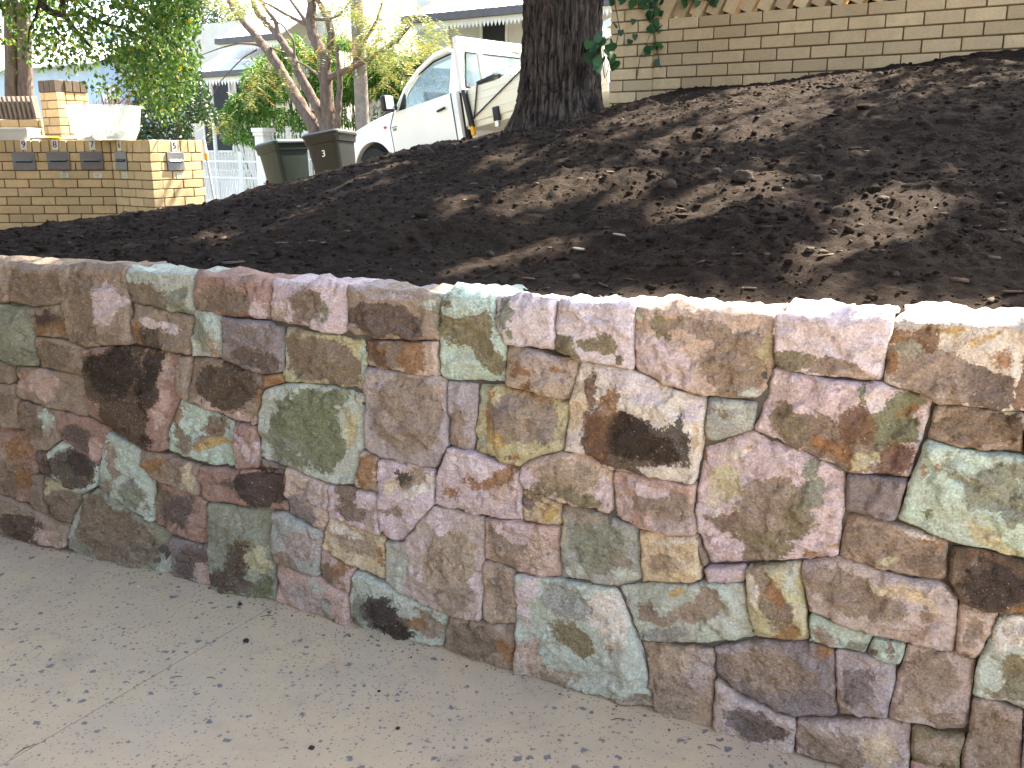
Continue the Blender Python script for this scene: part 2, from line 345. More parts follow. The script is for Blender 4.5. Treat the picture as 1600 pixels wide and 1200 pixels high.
st([(1101, 694), (1140, 683), (1177, 674), (1200, 686), (1250, 706), (1321, 736), (1322, 797), (1314, 813), (1308, 868), (1282, 875), (1190, 880), (1107, 883), (1090, 834), (1085, 795), (1089, 752)], 'PK',
   (1205, 790, 55, 52, 0, 'BG'), (1225, 800, 56, 40, 25, 'OL'), (1140, 818, 40, 17, 15, 'BR'), (1195, 848, 44, 24, 10, 'OL'), (1265, 775, 28, 26, 0, 'GD'), (1265, 735, 12, 28, 25, 'GD'), (1180, 870, 22, 12, 0, 'LB'), (1130, 755, 26, 30, 10, 'YG'), (1145, 710, 30, 9, -5, 'WH'), (1120, 785, 14, 16, 0, 'WH'), (1168, 700, 13, 4, -10, 'YL'), (1101, 712, 5, 10, 0, 'OR'), (1268, 868, 8, 5, 0, 'OR'), (1292, 848, 9, 4, 0, 'YL'))
st([(1317, 801), (1358, 804), (1425, 827), (1481, 846), (1480, 898), (1470, 908), (1425, 903), (1350, 881), (1310, 867)], 'BG', (1380, 855, 70, 28, 20, 'LB'), (1450, 880, 26, 22, 0, 'BR'), (1440, 838, 30, 6, 22, 'WH'), (1462, 852, 14, 5, 0, 'OR'), (1395, 880, 20, 6, 10, 'YG'))
st([(1485, 856), (1512, 853), (1600, 877), (1650, 892), (1650, 972), (1600, 962), (1532, 950), (1500, 933), (1482, 902)], 'DB', (1560, 915, 50, 30, 10, 'SP'), (1545, 868, 34, 6, 15, 'RU'), (1590, 955, 26, 8, 10, 'OR'), (1490, 890, 8, 20, 0, 'BR'))
# --- lower right
st([(1251, 879), (1312, 872), (1350, 882), (1425, 904), (1472, 911), (1497, 936), (1492, 1018), (1425, 1004), (1375, 992), (1325, 977), (1264, 955)], 'PB', (1340, 925, 85, 28, 22, 'LB'), (1300, 905, 40, 24, 20, 'BG'), (1448, 957, 14, 11, 0, 'LB'), (1420, 925, 60, 10, 18, 'CR'), (1430, 990, 50, 10, 14, 'PT'))
st([(1168, 884), (1250, 879), (1258, 930), (1263, 999), (1220, 1001), (1182, 998), (1166, 933)], 'YG', (1200, 920, 20, 44, -18, 'LB'), (1215, 950, 18, 30, -10, 'BR'), (1213, 925, 12, 16, -20, 'OR'), (1228, 988, 20, 12, 0, 'OR'), (1178, 915, 10, 26, -8, 'WH'), (1240, 900, 10, 24, 0, 'GR'))
st([(1099, 886), (1167, 884), (1165, 908), (1107, 909)], 'PK')
st([(999, 826), (1050, 830), (1088, 836), (1099, 905), (1050, 908), (1002, 911)], 'CR', (1045, 880, 34, 18, 0, 'TN'), (1040, 835, 36, 7, 3, 'WH'))
st([(1088, 838), (1092, 836), (1107, 884), (1099, 886)], 'BR')
st([(957, 735), (1010, 743), (1060, 754), (1087, 757), (1084, 800), (1089, 834), (1040, 830), (999, 825), (960, 813)], 'PS', (1040, 785, 50, 24, 15, 'LB'), (1050, 815, 34, 14, 0, 'PB'), (1010, 760, 34, 11, 18, 'PK'), (975, 795, 14, 18, 0, 'PK'))
st([(877, 787), (910, 791), (958, 812), (999, 826), (1002, 911), (960, 917), (920, 910), (876, 903)], 'GB', (938, 850, 46, 42, 10, 'GD'), (920, 805, 40, 14, 15, 'BG'), (960, 870, 20, 20, 0, 'BG'), (883, 830, 6, 20, 0, 'YG'), (895, 893, 24, 10, 0, 'GR'), (980, 900, 24, 9, 0, 'GR'))
st([(812, 729), (840, 714), (881, 706), (922, 710), (953, 731), (957, 802), (910, 791), (867, 780), (820, 760), (812, 742)], 'PT', (890, 740, 46, 22, 10, 'TN'), (900, 770, 50, 14, 15, 'OL'), (840, 752, 20, 9, 20, 'OL'), (825, 738, 14, 14, 0, 'PK'), (948, 765, 8, 26, 0, 'PK'))
st([(820, 762), (847, 772), (877, 786), (876, 823), (850, 818), (819, 812)], 'CR', (832, 785, 14, 12, 0, 'PU'), (845, 778, 24, 6, 20, 'RU'), (860, 800, 10, 10, 0, 'YL'))
st([(703, 697), (737, 706), (780, 720), (811, 729), (818, 758), (818, 812), (760, 806), (678, 791), (681, 750), (687, 730)], 'PK', (795, 755, 20, 22, 20, 'PT'), (760, 752, 40, 6, 5, 'OR'), (705, 770, 16, 12, 20, 'OR'), (795, 745, 16, 18, 0, 'OR'), (725, 725, 30, 12, 10, 'PP'))
st([(757, 808), (818, 813), (876, 824), (876, 903), (855, 902), (810, 889), (756, 875)], 'PS', (790, 845, 26, 24, 0, 'BG'), (768, 830, 10, 20, 0, 'LB'), (810, 830, 24, 12, 0, 'PK'), (850, 865, 24, 34, 0, 'PT'), (795, 870, 24, 9, 20, 'LB'))
st([(677, 791), (710, 797), (757, 808), (756, 966), (730, 968), (700, 958), (640, 928), (600, 909), (602, 845), (632, 846), (656, 814)], 'PB', (705, 880, 44, 66, 0, 'TN'), (700, 870, 30, 40, 10, 'BR'), (715, 920, 34, 34, 0, 'BG'), (615, 885, 8, 24, 0, 'BG'), (622, 885, 18, 50, 0, 'GR'), (690, 812, 22, 14, 0, 'PK'), (748, 905, 7, 24, 0, 'PK'))
st([(756, 875), (780, 879), (810, 890), (808, 973), (780, 976), (757, 968)], 'TN', (786, 925, 18, 40, 0, 'BG'), (760, 890, 6, 18, 0, 'PS'))
st([(591, 717), (630, 723), (678, 734), (678, 787), (656, 814), (632, 846), (612, 842), (597, 834), (592, 775)], 'PK', (640, 745, 24, 20, 0, 'TN'), (631, 745, 10, 14, -20, 'SP'), (668, 748, 8, 10, 0, 'WH'), (650, 768, 30, 7, -10, 'WH'), (610, 760, 8, 12, 0, 'CR'), (620, 795, 16, 8, 30, 'LB'))
st([(564, 706), (590, 716), (591, 772), (557, 757)], 'PT', (578, 735, 12, 22, 0, 'OR'), (580, 755, 10, 9, 0, 'BG'))
st([(411, 608), (447, 599), (490, 599), (530, 606), (570, 617), (567, 700), (557, 757), (514, 756), (467, 741), (406, 714), (400, 665)], 'GR',
   (475, 665, 52, 50, 0, 'GM'), (490, 640, 40, 34, 10, 'GM'), (520, 620, 22, 14, 0, 'GM'), (460, 700, 52, 26, 20, 'GD'), (515, 705, 22, 30, 0, 'GM'), (545, 665, 14, 30, 0, 'YG'), (548, 680, 10, 22, 10, 'YL'), (423, 635, 12, 24, 5, 'GR'))
st([(365, 660), (397, 666), (406, 713), (405, 731), (369, 732)], 'PS', (395, 700, 7, 16, 0, 'PK'), (378, 690, 6, 24, 0, 'PK'))
st([(281, 622), (297, 627), (364, 659), (368, 732), (330, 727), (262, 706), (260, 690), (268, 660)], 'MI', (286, 685, 11, 24, -20, 'BR'), (338, 668, 16, 14, 10, 'BR'), (325, 690, 30, 9, -10, 'LB'), (285, 650, 12, 14, 0, 'OR'), (325, 672, 14, 6, 0, 'RU'), (330, 695, 34, 8, -15, 'YL'), (305, 655, 16, 12, 20, 'MI'))
st([(222, 701), (265, 711), (311, 728), (312, 773), (240, 747), (226, 725)], 'PT', (265, 730, 36, 16, 20, 'LB'), (245, 722, 18, 12, 0, 'OR'), (302, 750, 9, 20, 0, 'CR'))
st([(311, 728), (367, 734), (406, 733), (446, 743), (448, 801), (415, 794), (325, 781), (312, 774)], 'PS', (415, 765, 34, 26, 20, 'SP'), (365, 752, 26, 10, -5, 'DP'), (395, 750, 28, 14, 10, 'BK'))
st([(407, 715), (446, 728), (445, 743), (406, 733)], 'DP', (425, 728, 14, 6, 20, 'BK'))
st([(447, 729), (515, 757), (514, 810), (504, 829), (449, 800)], 'PT', (470, 798, 28, 14, 30, 'PU'), (490, 775, 24, 20, 0, 'PB'))
st([(515, 757), (550, 759), (590, 772), (597, 836), (513, 807)], 'PK', (560, 795, 34, 14, 25, 'BR'), (545, 770, 14, 18, -25, 'BR'), (585, 810, 8, 18, 0, 'PT'))
st([(513, 808), (597, 837), (601, 845), (600, 908), (555, 888), (502, 858), (505, 830)], 'CR', (560, 850, 40, 20, 25, 'TN'), (596, 870, 6, 24, 0, 'OR'), (540, 832, 30, 8, 20, 'WH'))
st([(426, 797), (450, 801), (504, 830), (500, 901), (462, 891), (428, 877)], 'GB', (445, 872, 22, 14, 25, 'LB'), (480, 850, 24, 22, 10, 'PB'))
st([(502, 859), (555, 889), (546, 927), (505, 906), (500, 880)], 'PS', (520, 900, 20, 12, 20, 'BR'), (535, 885, 10, 16, 20, 'OR'))
st([(428, 879), (462, 892), (500, 902), (546, 928), (547, 976), (500, 963), (437, 947), (428, 942)], 'PS', (480, 935, 50, 16, 16, 'PB'), (522, 950, 9, 16, 0, 'GD'), (500, 915, 24, 7, 25, 'GR'), (530, 968, 12, 5, 10, 'SP'))
st([(325, 782), (370, 789), (426, 797), (428, 878), (428, 943), (380, 930), (333, 918), (327, 858)], 'YG', (375, 880, 20, 40, 25, 'DB'), (350, 905, 24, 18, 20, 'DB'), (385, 915, 24, 14, 10, 'DP'), (350, 840, 20, 24, -15, 'GD'), (415, 920, 14, 24, 0, 'GM'), (407, 870, 16, 24, 0, 'YG'), (395, 842, 6, 6, 0, 'RU'))
st([(266, 836), (325, 853), (332, 917), (318, 916), (270, 901)], 'PU', (300, 880, 24, 26, 0, 'DP'), (322, 900, 10, 16, 0, 'PS'))
st([(240, 748), (312, 774), (325, 781), (325, 852), (307, 849), (239, 820)], 'PS', (280, 795, 26, 28, 20, 'DP'), (260, 775, 14, 18, 0, 'BR'))
st([(170, 674), (222, 703), (224, 727), (240, 755), (238, 815), (190, 790), (151, 761), (160, 707)], 'GR', (180, 720, 12, 26, -10, 'BG'), (165, 765, 12, 22, 20, 'BG'), (210, 770, 20, 26, 0, 'GD'), (200, 715, 16, 22, -15, 'MI'))
st([(112, 805), (126, 772), (151, 764), (200, 795), (266, 836), (270, 902), (237, 897), (125, 868), (109, 852)], 'GD', (185, 840, 62, 36, 22, 'BR'), (150, 800, 26, 22, 0, 'BR'), (255, 885, 14, 16, 0, 'GR'), (116, 820, 7, 26, 10, 'GR'))
st([(75, 706), (97, 688), (140, 714), (155, 727), (151, 761), (127, 772), (80, 746)], 'GR', (115, 735, 32, 22, 30, 'DB'), (125, 720, 20, 16, 0, 'SP'), (105, 697, 14, 9, 20, 'MI'))
st([(88, 640), (139, 651), (172, 672), (155, 727), (120, 703), (97, 687)], 'PS', (128, 680, 26, 24, 20, 'DP'), (150, 700, 10, 18, 0, 'PS'))
st([(26, 625), (88, 640), (97, 687), (74, 704), (52, 701), (45, 676), (31, 671)], 'PT', (55, 660, 22, 30, -10, 'BR'), (82, 648, 7, 14, 0, 'MI'), (35, 650, 7, 18, 0, 'OR'))
st([(19, 572), (57, 575), (137, 588), (139, 651), (88, 640), (26, 625)], 'PB', (60, 600, 36, 20, 10, 'PS'), (100, 620, 34, 14, 15, 'BG'))
st([(-48, 548), (0, 561), (19, 572), (20, 600), (0, 600), (-48, 590)], 'BG')
st([(-48, 592), (0, 600), (20, 601), (26, 625), (31, 671), (0, 667), (-48, 655)], 'PB', (8, 625, 16, 16, 0, 'BR'))
st([(-48, 657), (0, 667), (45, 675), (54, 701), (57, 738), (47, 791), (0, 772), (-48, 752)], 'PS', (20, 740, 34, 30, 20, 'BR'), (35, 700, 16, 20, 0, 'OR'), (20, 715, 18, 24, 0, 'PT'), (40, 750, 10, 18, 0, 'OR'))
st([(55, 702), (74, 705), (80, 745), (67, 742), (57, 738)], 'DB')
st([(54, 741), (67, 743), (73, 806), (47, 791)], 'BG')
st([(68, 743), (80, 747), (127, 773), (111, 818), (73, 806)], 'BG', (98, 790, 24, 18, 20, 'BR'), (85, 762, 18, 7, 15, 'YG'), (73, 780, 5, 22, -5, 'YG'))
st([(-48, 753), (0, 772), (47, 792), (110, 820), (109, 853), (100, 855), (50, 846), (0, 834), (-48, 822)], 'PB', (40, 820, 50, 18, 14, 'DB'), (85, 835, 24, 12, 15, 'PS'))
# --- bottom course, right half
st([(555, 890), (600, 911), (640, 930), (701, 960), (688, 1014), (655, 1006), (600, 994), (548, 979), (546, 927)], 'GR', (612, 965, 30, 34, 0, 'DP'), (600, 950, 24, 26, 10, 'SP'), (620, 985, 26, 14, 0, 'BK'), (668, 970, 26, 22, 20, 'LB'), (655, 965, 14, 20, 0, 'OR'), (565, 960, 16, 26, 0, 'GD'), (640, 950, 26, 10, 28, 'GR'))
st([(702, 961), (752, 971), (776, 977), (808, 975), (806, 1053), (755, 1038), (688, 1015)], 'LB', (745, 1000, 40, 24, 10, 'BR'), (775, 1005, 20, 14, 0, 'DP'), (790, 1010, 14, 24, 0, 'OR'))
st([(809, 893), (876, 905), (955, 919), (968, 930), (998, 1006), (1010, 1055), (1023, 1111), (960, 1094), (900, 1077), (850, 1063), (807, 1051)], 'GR', (900, 995, 44, 18, 38, 'OL'), (870, 1050, 40, 16, 16, 'TN'), (985, 1095, 36, 12, 12, 'BG'), (830, 1020, 24, 34, 0, 'PT'), (900, 940, 60, 24, 20, 'GB'), (822, 930, 12, 44, 0, 'PK'), (950, 960, 26, 40, -20, 'WH'), (955, 1010, 5, 6, 0, 'OR'))
st([(966, 917), (1030, 910), (1099, 908), (1164, 909), (1168, 935), (1180, 998), (1117, 1004), (998, 1005), (980, 957)], 'GR', (1015, 950, 20, 20, 0, 'BG'), (1060, 962, 38, 14, -6, 'BG'), (1112, 940, 24, 20, 0, 'BG'), (1080, 950, 40, 10, -15, 'TN'), (1060, 920, 12, 4, 0, 'YL'), (1040, 990, 50, 10, -8, 'GB'))
st([(999, 1007), (1080, 1010), (1110, 1015), (1117, 1030), (1112, 1141), (1067, 1131), (1024, 1120), (1011, 1055)], 'TN', (1050, 1090, 30, 40, -15, 'BG'), (1090, 1050, 20, 30, 10, 'PB'))
st([(1112, 1011), (1180, 999), (1225, 1002), (1265, 1001), (1304, 1012), (1307, 1122), (1243, 1121), (1212, 1113), (1155, 1087), (1119, 1058), (1117, 1028)], 'PU', (1210, 1045, 74, 34, 20, 'BG'), (1260, 1085, 44, 26, 20, 'PU'), (1170, 1050, 40, 20, 30, 'LB'), (1288, 1015, 10, 8, 0, 'OR'), (1150, 1012, 30, 8, -8, 'LI'))
st([(1119, 1060), (1155, 1089), (1213, 1115), (1244, 1123), (1241, 1177), (1217, 1176), (1160, 1158), (1112, 1142)], 'PB', (1190, 1135, 44, 18, 22, 'DP'), (1160, 1120, 24, 14, 20, 'PU'))
st([(1244, 1123), (1300, 1124), (1384, 1124), (1422, 1133), (1420, 1229), (1340, 1206), (1275, 1187), (1241, 1177)], 'PB', (1300, 1165, 60, 26, 12, 'BG'), (1380, 1165, 26, 22, 0, 'CR'), (1330, 1135, 60, 8, 0, 'PB'))
st([(1305, 1013), (1351, 1022), (1399, 1037), (1401, 1055), (1385, 1123), (1307, 1122)], 'LI', (1340, 1070, 30, 30, 0, 'PU'), (1312, 1105, 8, 18, 0, 'PT'))
st([(1265, 957), (1325, 978), (1365, 992), (1351, 1021), (1305, 1011), (1267, 1000)], 'MI', (1288, 990, 20, 13, 40, 'LB'), (1340, 1010, 14, 7, 0, 'GD'))
st([(1366, 993), (1416, 1006), (1408, 1037), (1385, 1034), (1352, 1021)], 'MI', (1388, 1018, 9, 16, -15, 'BR'), (1362, 1018, 8, 6, 0, 'BR'))
st([(1417, 1006), (1492, 1019), (1524, 1032), (1511, 1147), (1463, 1143), (1387, 1123), (1402, 1055), (1409, 1037)], 'PB', (1450, 1060, 44, 40, 10, 'BG'), (1425, 1100, 26, 20, 10, 'TN'), (1490, 1095, 18, 24, 0, 'PB'), (1470, 1125, 26, 12, 10, 'LB'))
st([(1498, 940), (1534, 952), (1563, 958), (1525, 1031), (1493, 1019)], 'PT', (1520, 980, 14, 20, 20, 'BG'), (1515, 1005, 14, 8, 0, 'LB'))
st([(1565, 959), (1600, 964), (1650, 976), (1650, 1120), (1600, 1107), (1560, 1094), (1520, 1085), (1526, 1031)], 'GR', (1590, 1040, 24, 24, 0, 'OL'), (1600, 1070, 34, 24, 0, 'GD'), (1556, 1078, 20, 7, 10, 'LB'), (1580, 985, 24, 16, 0, 'WH'))
st([(1519, 1087), (1560, 1096), (1598, 1108), (1596, 1283), (1500, 1253), (1502, 1172), (1512, 1145)], 'BG', (1550, 1150, 34, 44, 0, 'LB'), (1520, 1190, 14, 24, 0, 'PB'))
st([(1600, 1108), (1650, 1122), (1650, 1300), (1598, 1284)], 'LI')
st([(1424, 1134), (1463, 1144), (1509, 1149), (1502, 1175), (1500, 1203), (1465, 1193), (1424, 1180)], 'OL', (1460, 1165, 34, 20, 10, 'TN'))
st([(1424, 1182), (1465, 1195), (1500, 1204), (1498, 1253), (1421, 1231)], 'PS')
# --- beyond the frame on both sides, so the wall does not stop at the picture's edge
def span(x0, x1, rows, ty, by, seed):
    r = random.Random(seed)
    for k in range(rows):
        f0, f1 = k / rows, (k + 1) / rows
        cuts = [x0] + sorted(x0 + (x1 - x0) * (c + r.uniform(-.06, .06)) for c in ((.36, .7) if k % 2 else (.5,))) + [x1]
        for a, b in zip(cuts, cuts[1:]):
            y = lambda x, f: ty(x) + (by(x) - ty(x)) * f
            base = r.choice(['PB', 'PK', 'GR', 'TN', 'PS', 'BG', 'LI', 'GR'])
            m = (a + b) / 2; my = y(m, (f0 + f1) / 2)
            S.append(([(a, y(a, f0)), (m, y(m, f0) + r.uniform(-3, 3)), (b, y(b, f0)), (b, y(b, f1)), (a, y(a, f1))], base,
                      ((m + r.uniform(-20, 20), my, abs(b - a) * .3, 26, r.uniform(-20, 20), r.choice(['BR', 'LB', 'GD', 'OL', 'DP'])),)))
            if k == 0: EXTRA_TOP.append(len(S) - 1)
EXTRA_TOP = []
span(-330, -50, 5, lambda x: 409 + .062 * (x + 48), lambda x: 822 + .2 * (x + 48), 3)
span(1652, 1990, 6, lambda x: 512 + .045 * (x - 1650), lambda x: 1300 + .3 * (x - 1650), 5)
_r = random.Random(8)                              # and on past the corner of the picture to where the driveway leaves it
_xe = [wall_pt(1992, 512 + .045 * 342 + (1300 + .3 * 342 - 512 - .045 * 342) * k / 6) for k in range(7)]
_xs = [[p[0] for p in _xe]] + [[x_ + _r.uniform(-.07, .07) for k in range(7)] for x_ in (1.72, 2.0, 2.36, 2.7)]
for a_ in range(4):
    for k in range(6):
        z0_, z1_ = (_xe[k][2], _xe[k + 1][2]) if k < 5 else (_xe[5][2], -.02)
        P_ = [(_xs[a_][k], z0_), (_xs[a_ + 1][k], z0_), (_xs[a_ + 1][k + 1], z1_), (_xs[a_][k + 1], z1_)]
        q_ = proj(np.array([(x_, wall_y(x_), z_) for x_, z_ in P_])); c_ = q_.mean(0)
        S.append(([tuple(v) for v in q_], _r.choice(['PB', 'PK', 'GR', 'TN', 'PS', 'BG', 'LI']), ((c_[0], c_[1], 90, 60, _r.uniform(-30, 30), _r.choice(['BR', 'LB', 'GD', 'OL'])),)))
        if k == 0: EXTRA_TOP.append(len(S) - 1)
TOPS = set(range(T_FIRST, T_LAST + 1)) | set(EXTRA_TOP)

# snap corners that nearly meet, so that the joints stay narrow and even
pts = [(i, k) for i, (p, _, _) in enumerate(S) for k in range(len(p))]
xy = np.array([S[i][0][k] for i, k in pts], float); own = np.array([i for i, _ in pts])
D = np.linalg.norm(xy[:, None] - xy[None], axis=2)
for a in range(len(xy)):
    near = np.where((D[a] < 7) & ((own != own[a]) | (np.arange(len(xy)) == a)))[0]
    if len(near) > 1: xy[a] = xy[near].mean(0)
poly_px = [np.array([xy[j] for j in np.where(own == i)[0]]) for i in range(len(S))]

def stone_material():
    m, nt, b = nmat('split_sandstone')
    P = coords(nt, 'World')
    def attr(n): return N(nt, 'ShaderNodeAttribute', attribute_name=n)
    base = attr('body')
    mp = N(nt, 'ShaderNodeMapping'); mp.inputs['Rotation'].default_value = (.35, .3, 0); mp.inputs['Scale'].default_value = (14, 14, 70); nt.links.new(P, mp.inputs[0])
    n_big = noise_n(nt, P, 9, 5, .6, .6); n_mid = noise_n(nt, P, 38, 6, .65); n_fin = noise_n(nt, P, 170, 5, .65); n_gr = noise_n(nt, P, 650, 3, .6)
    c = mixc(nt, mrange(nt, n_big, .35, .7, 0, .26), base.outputs['Color'], lin('ab9787'))
    c = mixc(nt, mrange(nt, noise_n(nt, P, 16, 4, .6), .5, .75, 0, .35), c, lin('d6c6bb'))
    c = mixc(nt, mrange(nt, noise_n(nt, P, 30, 8, .75, .8), .59, .64, 0, .32), c, lin('988573'))
    for k in range(3):
        a = attr('patch%d' % k)
        fld = mth(nt, 'MULTIPLY', mth(nt, 'SUBTRACT', a.outputs['Alpha'], .5), 80)
        w1 = mth(nt, 'MULTIPLY', mth(nt, 'SUBTRACT', noise_n(nt, P, (20, 26, 22)[k], 6, .72, .4), .5), (34, 38, 34)[k])
        w2 = mth(nt, 'MULTIPLY', mth(nt, 'SUBTRACT', noise_n(nt, P, (110, 140, 120)[k], 4, .7), .5), (22, 26, 22)[k])
        e = mth(nt, 'ADD', fld, mth(nt, 'ADD', w1, w2))
        soft = mrange(nt, noise_n(nt, P, 7 + k, 2), .46, .68, 1.0, 4.5)
        e = mth(nt, 'DIVIDE', e, soft)
        mask = mrange(nt, e, -1.0, 1.5, 0, (.93, .88, .88)[k], True)
        pc = mixc(nt, mrange(nt, n_mid, .35, .68, 0, .55), a.outputs['Color'], mixc(nt, .55, a.outputs['Color'], (lin('57483a'), lin('3a2a20'), lin('c9b9a8'))[k]))
        pc = mixc(nt, mrange(nt, noise_n(nt, P, 64 + 9 * k, 8, .78, .5), .54, .60, 0, (.5, .55, .3)[k]), pc, (lin('4c3f35'), lin('2c2320'), lin('a58f80'))[k])
        pc = mixc(nt, mrange(nt, noise_n(nt, P, 82 + 7 * k, 8, .78, .3), .57, .63, 0, (.45, .28, .5)[k]), pc, (lin('bcaa97'), lin('9a7a58'), lin('e6ddd4'))[k])
        c = mixc(nt, mask, c, pc)
    c = mixc(nt, 1.0, c, mixc(nt, mrange(nt, n_fin, .36, .64), (.80, .79, .78), (1.12, 1.11, 1.10)), 'MULTIPLY')
    c = mixc(nt, 1.0, c, mixc(nt, mrange(nt, noise_n(nt, P, 85, 7, .72, .4), .36, .64), (.88, .87, .86), (1.10, 1.09, 1.08)), 'MULTIPLY')
    c = mixc(nt, mrange(nt, noise_n(nt, mp.outputs[0], 1.3, 5, .6, .5), .52, .64, 0, .2), c, mixc(nt, .6, c, lin('5f5046')))
    c = mixc(nt, mrange(nt, n_gr, .66, .74, 0, .45), c, lin('4a4038'))
    c = mixc(nt, mrange(nt, noise_n(nt, P, 210, 3, .5), .68, .71, 0, .7), c, lin('51453c'))
    c = mixc(nt, mrange(nt, noise_n(nt, P, 150, 4, .6, .4), .66, .69, 0, .55), c, lin('e2d9cf'))
    c = mixc(nt, mrange(nt, noise_n(nt, P, 420, 2, .5), .70, .76, 0, .5), c, lin('e6dfd6'))
    nt.links.new(c, b.inputs['Base Color'])
    b.inputs['Roughness'].default_value = .92; b.inputs['Specular IOR Level'].default_value = .18
    b0 = bumpn(nt, b, noise_n(nt, mp.outputs[0], 1, 6, .65, .6), .7, .012)
    b1 = bumpn(nt, b, n_mid, .8, .014, b0); vo = N(nt, 'ShaderNodeTexVoronoi'); vo.inputs['Scale'].default_value = 26; vo.inputs['Randomness'].default_value = 1.0
    wv = N(nt, 'ShaderNodeVectorMath', operation='MULTIPLY_ADD'); nt.links.new(N(nt, 'ShaderNodeTexNoise', i_Scale=30.0).outputs['Color'], wv.inputs[0]); wv.inputs[1].default_value = (.03, .03, .03); nt.links.new(P, wv.inputs[2]); nt.links.new(wv.outputs[0], vo.inputs['Vector'])
    b15 = bumpn(nt, b, vo.outputs['Distance'], .6, .010, b1)
    b2 = bumpn(nt, b, n_fin, .5, .004, b15); bumpn(nt, b, n_gr, .35, .0012, b2)
    return m
M_STONE = stone_material()
M_MORTAR = pmat('dark_joint_mortar', '6b6762', '4b4743', 30, .95, .5, 120, .004, 'World')

def fbm(x, y, z, o=4): return mn.fractal(Vector((x, y, z)), .9, 2.0, o)

def inset_curve(uv, g, h, smooth):
    """offset a counter-clockwise outline inwards, resample it at step h and round its corners"""
    n = len(uv); out = []
    for i in range(n):
        a, b, c = uv[i - 1], uv[i], uv[(i + 1) % n]
        d1 = (b - a) / (np.linalg.norm(b - a) + 1e-9); d2 = (c - b) / (np.linalg.norm(c - b) + 1e-9)
        n1 = np.array([-d1[1], d1[0]]); n2 = np.array([-d2[1], d2[0]])
        k = 1 + n1 @ n2
        out.append(b + (n1 + n2) / max(k, .35) * g)
    out = np.array(out); seg = np.roll(out, -1, 0) - out; L = np.linalg.norm(seg, axis=1); tot = L.sum()
    m = max(12, int(tot / h)); cum = np.concatenate([[0], np.cumsum(L)]); res = []
    for k in range(m):
        t = tot * k / m; j = min(np.searchsorted(cum, t, 'right') - 1, n - 1)
        res.append(out[j] + seg[j] * ((t - cum[j]) / (L[j] + 1e-9)))
    res = np.array(res)
    for _ in range(smooth): res = (np.roll(res, 1, 0) + res * 2 + np.roll(res, -1, 0)) / 4
    return res

wall_root = empty('stone_retaining_wall', (0, wall_y(0), 0), label='retaining wall of irregular pink, green and brown split stones beside the driveway', cat='stone wall', kind='thing')
WR = np.array(wall_root.location)

